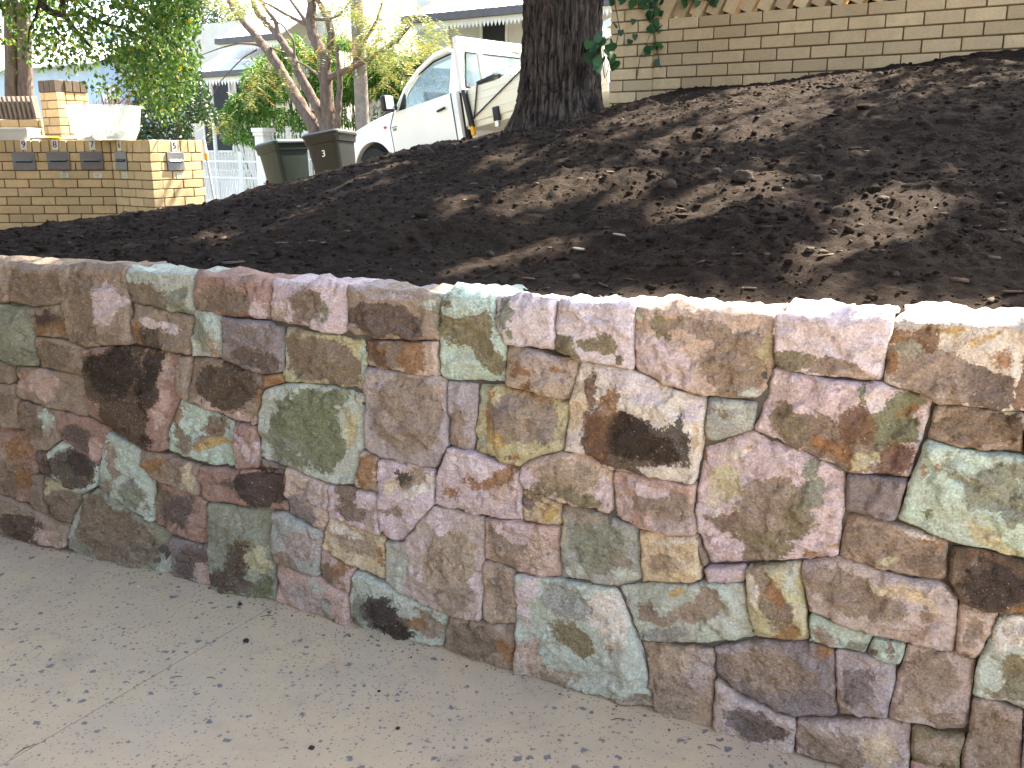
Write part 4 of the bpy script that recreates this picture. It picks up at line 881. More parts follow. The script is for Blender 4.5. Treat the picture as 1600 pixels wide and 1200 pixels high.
def put_brick(parent, P, dirx, L, Hh, Dp, mat, tilt=0, name='brick'):
    """P = centre of the brick's outer face; dirx = unit 2-vector along the wall; the body goes in behind the face"""
    back = np.array([-dirx[1], dirx[0]])
    c = np.array([P[0] + back[0] * Dp / 2, P[1] + back[1] * Dp / 2, P[2]]) - np.array(parent.location)
    o = bpy.data.objects.new(name, brick_mesh(L, Hh, Dp, mat)); col.objects.link(o); o.parent = parent
    o.location = c; o.rotation_euler = (0, tilt, math.atan2(dirx[1], dirx[0]))
    return o
def courses(parent, A, B, ztop, rows, mat, L=.23, Hh=.076, gap=.010, depth=.11, shift=0, step_ends=True):
    A, B = np.array(A, float), np.array(B, float); ln = np.linalg.norm(B - A); d = (B - A) / ln; back = np.array([-d[1], d[0]])
    for r in range(rows):
        z = ztop - (r + .5) * Hh - r * gap; x = -(.5 * (L + gap) if (r + shift) % 2 else 0)
        while x < ln - .012:
            a, b = max(x, 0), min(x + L, ln)
            if b - a > .03:
                jy = random.uniform(-.0015, .0015)
                P = A + d * (a + b) / 2 - back * jy
                put_brick(parent, (P[0], P[1], z), d, round(b - a, 3), Hh, depth, mat)
            x += L + gap
    mb = MB(); o = np.array(parent.location); bot = ztop - rows * (Hh + gap)
    q0, q1, q2, q3 = A + back * .010 + d * .004, B + back * .010 - d * .004, B + back * (depth - .004) - d * .004, A + back * (depth - .004) + d * .004
    mb.hexa([(p[0] - o[0], p[1] - o[1], bot - o[2]) for p in (q0, q1, q2, q3)], [(p[0] - o[0], p[1] - o[1], ztop - .004 - o[2]) for p in (q0, q1, q2, q3)])
    mb.build('mortar_joints', M_JOINT, parent)

# ---- boundary wall with slanted screen bricks, behind the big tree
BA = np.array([.776, 7.66]); BD = E2 / np.linalg.norm(E2)
bw = empty('brick_boundary_wall', (BA[0], BA[1], 1.9), label='cream brick boundary wall with a row of slanted screen bricks above the soil', cat='brick wall', kind='thing')
ZT = 2.483
pier_w = .36
courses(bw, BA + BD * (pier_w + .003), BA + BD * 5.2, ZT, 9, M_BRICK, shift=1)
for r in range(14):                                            # pier of alternating long and short bricks, standing 2 cm proud
    z = ZT + 5 * .086 - (r + .5) * .086
    cuts = [(0, .115), (.125, pier_w)] if r % 2 == 0 else [(0, .23), (.24, pier_w)]
    fwd_ = np.array([BD[1], -BD[0]]) * .02
    for a, b in cuts:
        P = BA + BD * (a + b) / 2 + fwd_; put_brick(bw, (P[0], P[1], z), BD, round(b - a, 3), .076, .20, M_BRICK)
mb = MB(); o_ = np.array(bw.location); back = np.array([-BD[1], BD[0]])
q = [BA + BD * .006 - back * .012, BA + BD * (pier_w - .006) - back * .012, BA + BD * (pier_w - .006) + back * .17, BA + BD * .006 + back * .17]
mb.hexa([(p[0] - o_[0], p[1] - o_[1], -.62) for p in q], [(p[0] - o_[0], p[1] - o_[1], ZT + .42 - o_[2]) for p in q]); mb.build('mortar_joints', M_JOINT, bw)
for k in range(36):                                            # slanted bricks, set like a screen with gaps between
    x = pier_w + .07 + k * .128
    P = BA + BD * (x + .045)
    put_brick(bw, (P[0], P[1], ZT + .108), BD, .092, .225, .105, M_BRICK, tilt=R(27), name='screen_brick')
courses(bw, BA + BD * (pier_w + .003), BA + BD * 5.2, ZT + .232 + 2 * .086, 2, M_BRICK)

# ---- letterbox wall: three faces in a zigzag
CA, C1, C2, C3 = np.array([-6.4, 9.42]), np.array([-4.0, 9.5]), np.array([-3.47, 9.12]), np.array([-3.13, 9.64])
ZM = 1.614
lw = empty('letterbox_wall', (C1[0], C1[1], .6), label='zigzag cream brick wall holding a row of numbered letterboxes', cat='brick wall', kind='thing')
for A_, B_, sh in ((CA, C1, 0), (C1, C2, 1), (C2, C3, 0)):
    ln = np.linalg.norm(B_ - A_); d = (B_ - A_) / ln
    n = int(round(ln / .087)); w = ln / n
    for k in range(n):                                         # top course: bricks on edge
        P = A_ + d * (k + .5) * w; put_brick(lw, (P[0], P[1], ZM - .0575), d, round(w - .010, 3), .115, .23, M_BRICK2)
    courses(lw, A_, B_, ZM - .125, 12, M_BRICK2, shift=sh, depth=.11)
mb = MB(); o_ = np.array(lw.location); lo = []
prof = [CA + (0, .012), C1 + (.006, .014), C2 + (0, .016), C3 + (-.012, -.004), C3 + (-.40, .22), C1 + (.05, .42), CA + (0, .42)]
n = 7; mb.add([(p[0] - o_[0], p[1] - o_[1], -.2) for p in prof] + [(p[0] - o_[0], p[1] - o_[1], ZM - .006 - o_[2]) for p in prof], [tuple(range(n - 1, -1, -1)), tuple(range(n, 2 * n))] + [(i, (i + 1) % n, n + (i + 1) % n, n + i) for i in range(n)])
mb.build('wall_core', M_JOINT, lw)
M_LBOX = pmat('galvanised_letterbox', '7d7d7d', '6d6e70', 10, .45, .1, 90, .001, 'Object', metal=.55, spec=.5)
M_SLOT = pmat('slot_black', '141414', '1c1c1c', 10, .9, 0)
M_PLATE = pmat('number_plate_white', 'e6e4de', 'd9d6ce', 20, .5, 0)
M_INK = pmat('black_ink', '151515', '151515', 10, .6, 0)
M_STICK = pmat('sticker_green_white', 'c9d8c4', 'b4c8b4', 30, .6, 0)
def on_plane(x, y, A_, B_):
    d = (B_ - A_) / np.linalg.norm(B_ - A_); nrm = np.array([-d[1], d[0]])
    r = ray(x, y); t = (A_ @ nrm) / (r[:2] @ nrm)
    return np.array([0, 0, EYE]) + r * t, d
for num, bx_, by_, nx, ny, A_, B_, stk, wbox in (('9', 38, 252, 37, 226, CA, C1, 0, .225), ('8', 92, 251, 86, 226, CA, C1, 1, .225), ('7', 144, 251, 144, 226, CA, C1, 2, .225), ('6', 190, 251, 187, 227, C1, C2, 1, .20), ('5', 274, 252, 272, 228, C2, C3, 1, .20)):
    P, d = on_plane(bx_, by_, A_, B_); ang = math.atan2(d[1], d[0])
    lb = empty('letterbox', tuple(P), (0, 0, ang), label='grey metal letterbox under the white plate numbered %s in the brick wall' % dict(zip('98765', ('nine', 'eight', 'seven', 'six', 'five')))[num], cat='letterbox', group='letterboxes in the brick wall')
    h = .176; w = wbox
    MB().box(-w / 2, w / 2, -.012, .01, -h / 2, h / 2).build('face_plate', M_LBOX, lb, .003, 1)
    MB().box(-w * .36, w * .36, -.016, -.0125, -.012, .012).build('slot', M_SLOT, lb)
    fl = MB(); fl.add([(-w * .38, -.0125, .016), (w * .38, -.0125, .016), (w * .38, -.03, -.001), (-w * .38, -.03, -.001), (-w * .38, -.0125, .0185), (w * .38, -.0125, .0185), (w * .38, -.031, .001), (-w * .38, -.031, .001)], [(0, 1, 2, 3), (4, 7, 6, 5), (0, 4, 5, 1), (1, 5, 6, 2), (2, 6, 7, 3), (3, 7, 4, 0)])
    fl.build('flap', M_LBOX, lb)
    Q, _ = on_plane(nx, ny, A_, B_); dx = (Q - P)[:2] @ d; dz = Q[2] - P[2]
    pl = MB().box(dx - .030, dx + .030, -.006, .004, dz - .051, dz + .051).build('number_plate', M_PLATE, lb, .001, 1)
    tm = text_mesh(num, .086, .001); to = link('number', tm, M_INK, pl); to.location = (dx, -.0075, dz); to.rotation_euler = (R(90), 0, 0)
    if stk:
        sx, sz = .04, -.14
        sp_ = MB().box(sx - .04, sx + .04, -.003, .002, sz - .026, sz + .022).build('sticker', M_STICK if stk == 1 else M_PLATE, lb)
        for q in range(2): MB().box(sx - .03, sx + .026 - .01 * q, -.0042, -.0032, sz + .006 - .018 * q, sz + .012 - .018 * q).build('print_line', M_LBOX, sp_)
# ---- gate pillar and screen behind it
gp0 = at(96, 215, 10.1)
gp = empty('gate_pillar', (gp0[0], gp0[1], .6), label='cream brick pillar with dark capping bricks behind the letterboxes', cat='brick pillar', kind='thing')
dl = np.array([math.cos(R(4)), math.sin(R(4))]) * -1; cor = gp0[:2]
zt = at(96, 143, 10.1)[2]
dL = np.array([math.cos(R(-33)), math.sin(R(-33))]); dR = np.array([-dL[1], dL[0]])
LW, RW = .31, .36
P0 = cor - dL * LW                                              # left end of the front face
for r in range(13):
    z = zt - (r + .5) * .086
    f = [(0, .12), (.13, LW)] if r % 2 else [(0, .07), (.08, LW)]
    for a, b in f:
        p_ = P0 + dL * (a + b) / 2; put_brick(gp, (p_[0], p_[1], z), dL, round(b - a, 3), .076, .1, M_BRICK2)
    f = [(.105, .30), (.31, RW)] if r % 2 else [(.105, .20), (.21, RW)]
    for a, b in f:
        p_ = cor + dR * (a + b) / 2; put_brick(gp, (p_[0], p_[1], z), dR, round(b - a, 3), .076, .09, M_BRICK2)
for k in range(3):
    p_ = P0 + dL * ((k + .5) * LW / 3) - dR * .008; put_brick(gp, (p_[0], p_[1], zt + .06), dL, LW / 3 - .008, .115, .1, M_BDARK, name='cap_brick')
for k in range(3):
    p_ = cor + dR * (.10 + (k + .5) * (RW - .10) / 3) + dL * .008; put_brick(gp, (p_[0], p_[1], zt + .06), dR, (RW - .10) / 3 - .008, .115, .2, M_BDARK, name='cap_brick')
q = [P0 + dR * .008, cor + dR * .008 - dL * .008, cor + dR * (RW - .004) - dL * .008, P0 + dR * (RW - .004)]; o_ = np.array(gp.location)
mb = MB(); mb.hexa([(p[0] - o_[0], p[1] - o_[1], -.2) for p in q], [(p[0] - o_[0], p[1] - o_[1], zt + .11 - o_[2]) for p in q]); mb.build('mortar_joints', M_JOINT, gp)
sA, sB = at(-60, 190, 10.55)[:2], at(64, 190, 10.35)[:2]
sw = empty('screen_wall', (sA[0], sA[1], .6), label='low brick wall topped by a row of slanted grey slabs beside the brick pillar', cat='brick wall', kind='thing')
zs_ = at(40, 187, 10.4)[2]; courses(sw, sA, sB, zs_, 12, M_BRICK2)
d = (sB - sA) / np.linalg.norm(sB - sA); M_SLAT = pmat('grey_slat', '7a7068', '655b54', 12, .85, .3, 60, .003, 'World')
for k in range(9):
    P = sA + d * (.44 + k * .0585); put_brick(sw, (P[0], P[1], zs_ + .125), d, .030, .235, .09, M_SLAT, tilt=R(-7), name='slab')
P = sA + d * .2; put_brick(sw, (P[0], P[1], zs_ + .20), d, .4, .4, .15, M_BRICK2, name='end_pier')

# ---- things lying on the letterbox wall
M_WHITE = pmat('white_paint', 'dedcd8', 'cfcdc8', 6, .6, .1, 50, .002)
wt = empty('white_box', tuple(at(-30, 215.5, 9.55)), label='long white box lying on top of the letterbox wall', cat='box')
wt.location.z = ZM + .001
b0 = MB().box(-.5, .50, -.06, .2, 0, .112).build('box_body', M_WHITE, wt, .006); MB().box(-.505, .505, -.065, .205, .085, .118).build('lid', M_WHITE, wt, .004)
def tub_material():
    m, nt, b = nmat('translucent_plastic')
    b.inputs['Base Color'].default_value = (.6, .64, .62, 1); b.inputs['Roughness'].default_value = .3
    tr = N(nt, 'ShaderNodeBsdfTranslucent'); tr.inputs[0].default_value = (.62, .66, .64, 1); tp = N(nt, 'ShaderNodeBsdfTransparent')
    m1 = N(nt, 'ShaderNodeMixShader'); m1.inputs[0].default_value = .6; m2 = N(nt, 'ShaderNodeMixShader'); m2.inputs[0].default_value = .42
    nt.links.new(b.outputs[0], m1.inputs[1]); nt.links.new(tr.outputs[0], m1.inputs[2]); nt.links.new(m1.outputs[0], m2.inputs[1]); nt.links.new(tp.outputs[0], m2.inputs[2])
    nt.links.new(m2.outputs[0], nt.nodes['Material Output'].inputs[0]); return m
M_TUB = tub_material()
tp_ = at(167, 217, 9.42); tub = empty('plastic_tub', (tp_[0], tp_[1], ZM + .002), (0, 0, R(-4)), label='clear plastic storage tub standing on the letterbox wall', cat='tub')
def ringbox(w, dp, z, rr=.04, n=5):
    out = []
    for cx_, cy_, a0 in ((w - rr, dp - rr, 0), (-w + rr, dp - rr, 90), (-w + rr, -dp + rr, 180), (w - rr, -dp + rr, 270)):
        for k in range(n): a = R(a0 + 90 * k / (n - 1)); out.append((cx_ + rr * math.cos(a), cy_ + rr * math.sin(a), z))
    return out
def shell(rings, closed_bottom=True):
    mb = MB(); n = len(rings[0]); vs = [p for r_ in rings for p in r_]; fs = []
    for i in range(len(rings) - 1):
        for k in range(n): fs.append((i * n + k, i * n + (k + 1) % n, (i + 1) * n + (k + 1) % n, (i + 1) * n + k))
    if closed_bottom: fs.append(tuple(range(n - 1, -1, -1)))
    mb.add(vs, fs); mb.smooth = True; return mb
shell([ringbox(.235, .15, 0), ringbox(.275, .175, .10), ringbox(.30, .195, .315), ringbox(.294, .189, .315), ringbox(.268, .168, .10), ringbox(.23, .145, .006)]).build('tub_body', M_TUB, tub)
shell([ringbox(.318, .212, .300), ringbox(.322, .216, .322), ringbox(.298, .192, .326), ringbox(.298, .192, .318)], False).build('rim', M_TUB, tub)
pile = v2.copy()
for i in range(len(pile)): pile[i] *= 1 + .3 * mn.noise(Vector(pile[i]) * 1.8)
me = bpy.data.meshes.new('plastic_bag'); me.from_pydata([(a[0] * .2, a[1] * .12, max(.012, .06 + a[2] * .06)) for a in pile], [], [tuple(a) for a in f2])
bagm = pmat('grey_plastic_bag', 'b9bcbd', '8e9296', 12, .5, .4, 30, .01)
link('plastic_bag', me, bagm, loc=tuple(tub.location), label='crumpled grey plastic bag lying inside the clear tub', cat='bag')
M_NEWS = pmat('newsprint', 'd8d8d4', 'a9b4c4', 40, .7, .2, 60, .002); M_BLUE = pmat('blue_wrap', '4f83b8', 'cfd8e2', 26, .5, .1); M_YEL = pmat('yellow_tool', 'd9a52a', 'c98f1c', 30, .5, .1)
def flat_roll(name, x0, x1, y, F, th, mat, label, cat, band=None):
    P = at((x0 + x1) / 2, y, F); L = (x1 - x0) / 1490 * F / 2
    o = empty(name, (P[0], P[1], ZM + .001), (0, 0, R(random.uniform(-6, 6))), label=label, cat=cat)
    mb = MB(); mb.tube([(-L, 0, th), (-L * .3, .005, th * 1.15), (L * .4, -.004, th * 1.05), (L, 0, th * .9)], [th * .7, th, th * 1.0, th * .6], 12)
    mb.v = [(a, b * 1.8, max(.001, c)) for a, b, c in mb.v]; mb.build('wrapper', mat, o)
    if band: MB().tube([(-L * .15, 0, th * 1.1), (L * .25, 0, th * 1.1)], th * 1.12, 12).build('band', band, o)
flat_roll('wrapped_magazine', 46, 76, 213, 9.55, .022, M_BLUE, 'blue and white wrapped catalogue lying on the letterbox wall', 'catalogue')
flat_roll('folded_newspaper', 92, 138, 214, 9.55, .015, M_NEWS, 'folded white newspaper lying on the letterbox wall next to the tub', 'newspaper')
flat_roll('yellow_torch', 68, 94, 212, 9.5, .018, M_YEL, 'yellow and black hand tool lying on the letterbox wall', 'tool', M_INK)

# ================================================================== LEANING POLE, FENCE, POSTS
M_PALE = pmat('pale_blue_metal', 'b9c4cc', 'a3afb8', 20, .5, .1)
pa, pb = at(318, 221, 10.6), at(338, 330, 10.6); ps = empty('painted_pole', (pb[0], pb[1], pb[2] - .5), label='thin pole with a white and orange tip leaning past the letterbox wall', cat='pole')
o_ = np.array(ps.location); dv = (pa - pb) / np.linalg.norm(pa - pb)
MB().tube([pb - dv * .6 - o_, pa - o_], .014, 10).build('shaft', M_PALE, ps)
MB().tube([pa - dv * .20 - o_, pa - dv * .13 - o_], .02, 10).build('orange_band', M_YEL, ps)
MB().tube([pa - dv * .13 - o_, pa + dv * .01 - o_], .022, 10).build('white_tip', M_WHITE, ps)
QF = 16.0
def fence(x0, x1, ytop, label, post_px, spacing=.125):
    a, b = atq(x0, ytop, QF), atq(x1, ytop, QF)
    g = float(street_z(np.array((a[0] + b[0]) / 2), np.array((a[1] + b[1]) / 2)))
    o = empty('picket_fence', (a[0], a[1], g), label=label, cat='fence')
    L = np.linalg.norm((b - a)[:2]); d = (b - a)[:2] / L; top = (a[2] + b[2]) / 2 - g
    def pt(s_, z, off=0): return (d[0] * s_ - d[1] * off, d[1] * s_ + d[0] * off, z)
    for z in (top - .22, top - .62, top - 1.2): MB().bar(pt(0, z), pt(L, z), .03, .04).build('rail', M_FENCE, o)
    n = int(L / spacing)
    pick = None
    for k in range(n + 1):
        for hh, s_ in ((top, k * spacing), (top - .40, (k + .5) * spacing)):
            mb = MB(); mb.tube([(0, 0, .05), (0, 0, hh - .07)], .0095, 6)
            mb.tube([(0, 0, hh - .075), (0, 0, hh - .055), (0, 0, hh)], [.012, .026, .002], 6)
            mb.build('picket', M_FENCE, o, loc=pt(s_, 0, -.0))
    for xp in post_px:
        P = atq(xp, ytop, QF); s_ = (P - a)[:2] @ d
        MB().box(-.05, .05, -.05, .05, 0, top + .02).build('post', M_FENCE, o, .005, 1, loc=pt(s_, 0))
    return o
M_FENCE = pmat('white_fence_paint', 'dfe2e4', 'cfd4d8', 10, .5, .1)
fence(316, 404, 238, 'white steel picket fence with spear tops between the letterbox wall and the bins', (375,))
fence(426, 556, 206, 'white steel picket fence with spear tops below the bamboo behind the bins', (478, 548))
def gate_post(x, y, w, label, q=QF):
    P = atq(x, y, q); g = float(street_z(np.array(P[0]), np.array(P[1]))); h = P[2] - g
    o = empty('gate_post', (P[0], P[1], g), (0, 0, math.atan2(E2[1], E2[0])), label=label, cat='gate post')
    MB().box(-w / 2, w / 2, -w / 2, w / 2, 0, h - .18).build('shaft', M_WHITE, o, .01)
    MB().box(-w * .6, w * .6, -w * .6, w * .6, h - .18, h - .10).build('neck_moulding', M_WHITE, o, .01)
    MB().box(-w * .68, w * .68, -w * .68, w * .68, h - .10, h).build('cap', M_WHITE, o, .012)
gate_post(411, 200, .30, 'white rendered gate post between the two picket fences', 15.9)
gate_post(592, 156, .42, 'white moulded gate post showing above the bonnet of the parked ute', 16.6)
# power pole
pp = atq(560, 100, 15.3); g = float(street_z(np.array(pp[0]), np.array(pp[1])))
M_POLE = pmat('weathered_timber', '8e8681', '6d655f', 9, .9, .5, 40, .006, 'World')
po = empty('power_pole', (pp[0], pp[1], g - .3), label='weathered grey timber power pole behind the parked ute', cat='pole')
MB().tube([(.06, 0, 0), (.03, 0, 3), (0, 0, 6), (-.03, 0, 9.5)], [.155, .145, .135, .125], 20, wob=.05).build('pole_shaft', M_POLE, po)
MB().bar((-1.0, 0, 9.0), (1.0, 0, 9.0), .1, .12).build('cross_arm', M_POLE, po)
for k, dz in enumerate((.0, .10, .19, .27)):
    MB().box(-.02, .02, -.004, .004, -.03, .03).build('pole_tag', M_PALE, po, loc=(-.06 + .012 * k, -.165, 3.35 - dz))

# ================================================================== WHEELIE BINS
def bin_(x, ytop, F, yaw, h, mat, label, numeral=None, lidmat=None):
    P = at(x, ytop, F); dn = np.array([E2[0], E2[1]])
    tilt = R(10)
    up = Vector((-E2[0] * math.sin(tilt), -E2[1] * math.sin(tilt), math.cos(tilt)))
    base = Vector(P) - up * h
    rot = up.to_track_quat('Z', 'Y').to_matrix() @ Matrix.Identity(3)
    xax = Vector((math.cos(yaw), math.sin(yaw), 0)); xax = (xax - up * xax.dot(up)).normalized(); yax = up.cross(xax)
    M3 = Matrix((xax, yax, up)).transposed().to_4x4(); M3.translation = base
    o = empty('wheelie_bin', label=label, cat='bin'); o.matrix_world = M3
    bw_, bd_ = .175, .185; tw, td = .225, .265; hb = h - .07
    rg = [[(a * (bw_ + (tw - bw_) * f), b * (bd_ + (td - bd_) * f), z) for a, b in []] for z, f in ()]
    rings = []
    for z, f, g_ in ((.06, 0, 0), (.10, .05, 0), (hb * .5, .5, 0), (hb - .09, .92, 0), (hb - .085, .92, .018), (hb - .02, 1, .02), (hb, 1, .03)):
        rings.append(ringbox(bw_ + (tw - bw_) * f + g_, bd_ + (td - bd_) * f + g_, z, .05))
    body = shell(rings).build('bin_body', mat, o)
    lid = shell([ringbox(tw + .035, td + .045, hb + .002, .06), ringbox(tw + .035, td + .045, hb + .03, .06), ringbox(tw + .015, td + .02, hb + .055, .06), ringbox(tw * .6, td * .6, hb + .07, .08)]).build('lid', lidmat or mat, o)
    n = len(ringbox(1, 1, 0)); mb = MB(); mb.add(ringbox(tw * .6, td * .6, hb + .0702, .08), [tuple(range(n))]); mb.build('lid_top', lidmat or mat, lid)
    MB().tube([(-tw * .8, td + .10, hb - .02), (tw * .8, td + .10, hb - .02)], .016, 10).build('handle', mat, o)
    for sx in (-1, 1):
        MB().tube([(sx * (bw_ + .005), bd_ + .02, .1), (sx * (bw_ + .055), bd_ + .02, .1)], .1, 20).build('wheel', M_TYRE, o)
        MB().box(sx * tw * .5 - .02, sx * tw * .5 + .02, td - .02, td + .1, hb - .05, hb + .0).build('bracket', mat, o)
    if numeral:
        tm = text_mesh(numeral, .12, .001); t = link('numeral', tm, M_PLATE, o); t.location = (0.0, -(bd_ + (td - bd_) * .80) - .008, hb - .22); t.rotation_euler = (R(90 - 7), 0, 0)
    return o
M_TYRE = pmat('black_rubber', '1d1d1d', '262626', 20, .8, .2, 60, .002)
M_BIN1 = pmat('dark_green_plastic', '16221b', '121c16', 6, .42, .1, 120, .001); M_BIN2 = pmat('charcoal_plastic', '1d1f1c', '191a17', 6, .45, .1, 120, .001)
M_LID1 = pmat('grey_green_lid', '222b27', '1c2420', 6, .38, .1, 120, .001)
bin_(440, 220, 12.9, R(-40), 1.0, M_BIN1, 'dark green wheelie bin with a rounded lid beside the white gate post', None, M_LID1)
bin_(514, 206, 12.3, R(-16), 1.0, M_BIN2, 'charcoal wheelie bin marked 3 in front of the parked ute', '3')

# ================================================================== THE PARKED UTE (tray-back pickup)
yaw, pit = R(140), R(-10.5)
Fv = Vector((math.cos(yaw) * math.cos(pit), math.sin(yaw) * math.cos(pit), math.sin(pit))); Lv = Vector((-math.sin(yaw), math.cos(yaw), 0)); Uv = Fv.cross(Lv)
ute = empty('parked_ute', label='white single-cab ute with an aluminium tray parked nose-down behind the big tree', cat='ute')
M4 = Matrix((Fv, Lv, Uv)).transposed().to_4x4(); M4.translation = Vector((-1.42, 14.61, .80)); ute.matrix_world = M4
def paint(name, c, rough=.25, coat=.6):
    m, nt, b = nmat(name); b.inputs['Base Color'].default_value = (*lin(c), 1); b.inputs['Roughness'].default_value = rough
    b.inputs['Coat Weight'].default_value = coat; b.inputs['Coat Roughness'].default_value = .05
    cv = coords(nt); nt.links.new(mixc(nt, mrange(nt, noise_n(nt, cv, 3, 4), .4, .8, 0, .25), lin(c), lin('cfcabd')), b.inputs['Base Color']); return m
M_PAINT = paint('white_car_paint', 'e4e3de'); M_TRAY = paint('cream_tray_paint', 'd8d5c4', .45, .2)
def glass(name, tint, rough=.03):
    m, nt, b = nmat(name); b.inputs['Base Color'].default_value = (*tint, 1); b.inputs['Roughness'].default_value = rough
    b.inputs['Specular IOR Level'].default_value = .9; b.inputs['Coat Weight'].default_value = 1.0; b.inputs['Coat Roughness'].default_value = .02
    tp = N(nt, 'ShaderNodeBsdfTransparent'); tp.inputs[0].default_value = (.86, .93, .95, 1); mx = N(nt, 'ShaderNodeMixShader'); mx.inputs[0].default_value = .74
    nt.links.new(b.outputs[0], mx.inputs[1]); nt.links.new(tp.outputs[0], mx.inputs[2]); nt.links.new(mx.outputs[0], nt.nodes['Material Output'].inputs[0]); return m
M_GLASS = glass('car_glass', (.35, .42, .45)); M_TRIM = pmat('black_trim', '1e2022', '17181a', 10, .5, 0); M_ALU = pmat('aluminium', 'c9c9c6', 'b4b5b4', 14, .35, .05, metal=.6, spec=.5)
M_AMBER = pmat('amber_lens', 'c8481c', 'b53c14', 10, .25, 0)
# lower body: side profile with the wheel arch cut out, lofted across the width
arch = [(.43 * math.cos(a), .40 + .43 * math.sin(a)) for a in np.linspace(R(-5), R(185), 17)]
prof = [(.86, .42), (.88, .62), (.80, .84), (.62, .955), (.30, 1.06), (-.10, 1.13), (-.48, 1.165), (-.80, 1.155), (-1.86, 1.175), (-1.88, .40), (-.50, .36)] + arch[::-1] + [(.50, .38)]
def loft(sections, name, mat, parent, cap=True):
    mb = MB(); n = len(sections[0]); vs = [p for s_ in sections for p in s_]; fs = []
    for i in range(len(sections) - 1):
        for k in range(n): fs.append((i * n + k, i * n + (k + 1) % n, (i + 1) * n + (k + 1) % n, (i + 1) * n + k))
    if cap: fs += [tuple(range(n)), tuple(range(len(sections) * n - 1, (len(sections) - 1) * n - 1, -1))]
    mb.add(vs, fs); mb.smooth = True; return mb.build(name, mat, parent)
def sec(y, inset, drop):
    out = []
    cx_, cz_ = -.5, .75
    for x, z in prof:
        f = inset
        xx = x - f * np.sign(x - cx_) * .35 if abs(x - cx_) > 1.0 else x
        out.append((xx, y, z - (drop if z > .9 else 0)))
    return out
body = loft([sec(y, i, dr) for y, i, dr in ((-.855, .10, .05), (-.83, .05, .015), (-.72, 0, -.015), (-.3, -.1, -.05), (.3, -.1, -.05), (.72, 0, -.015), (.83, .05, .015), (.855, .10, .05))], 'body', M_PAINT, ute)
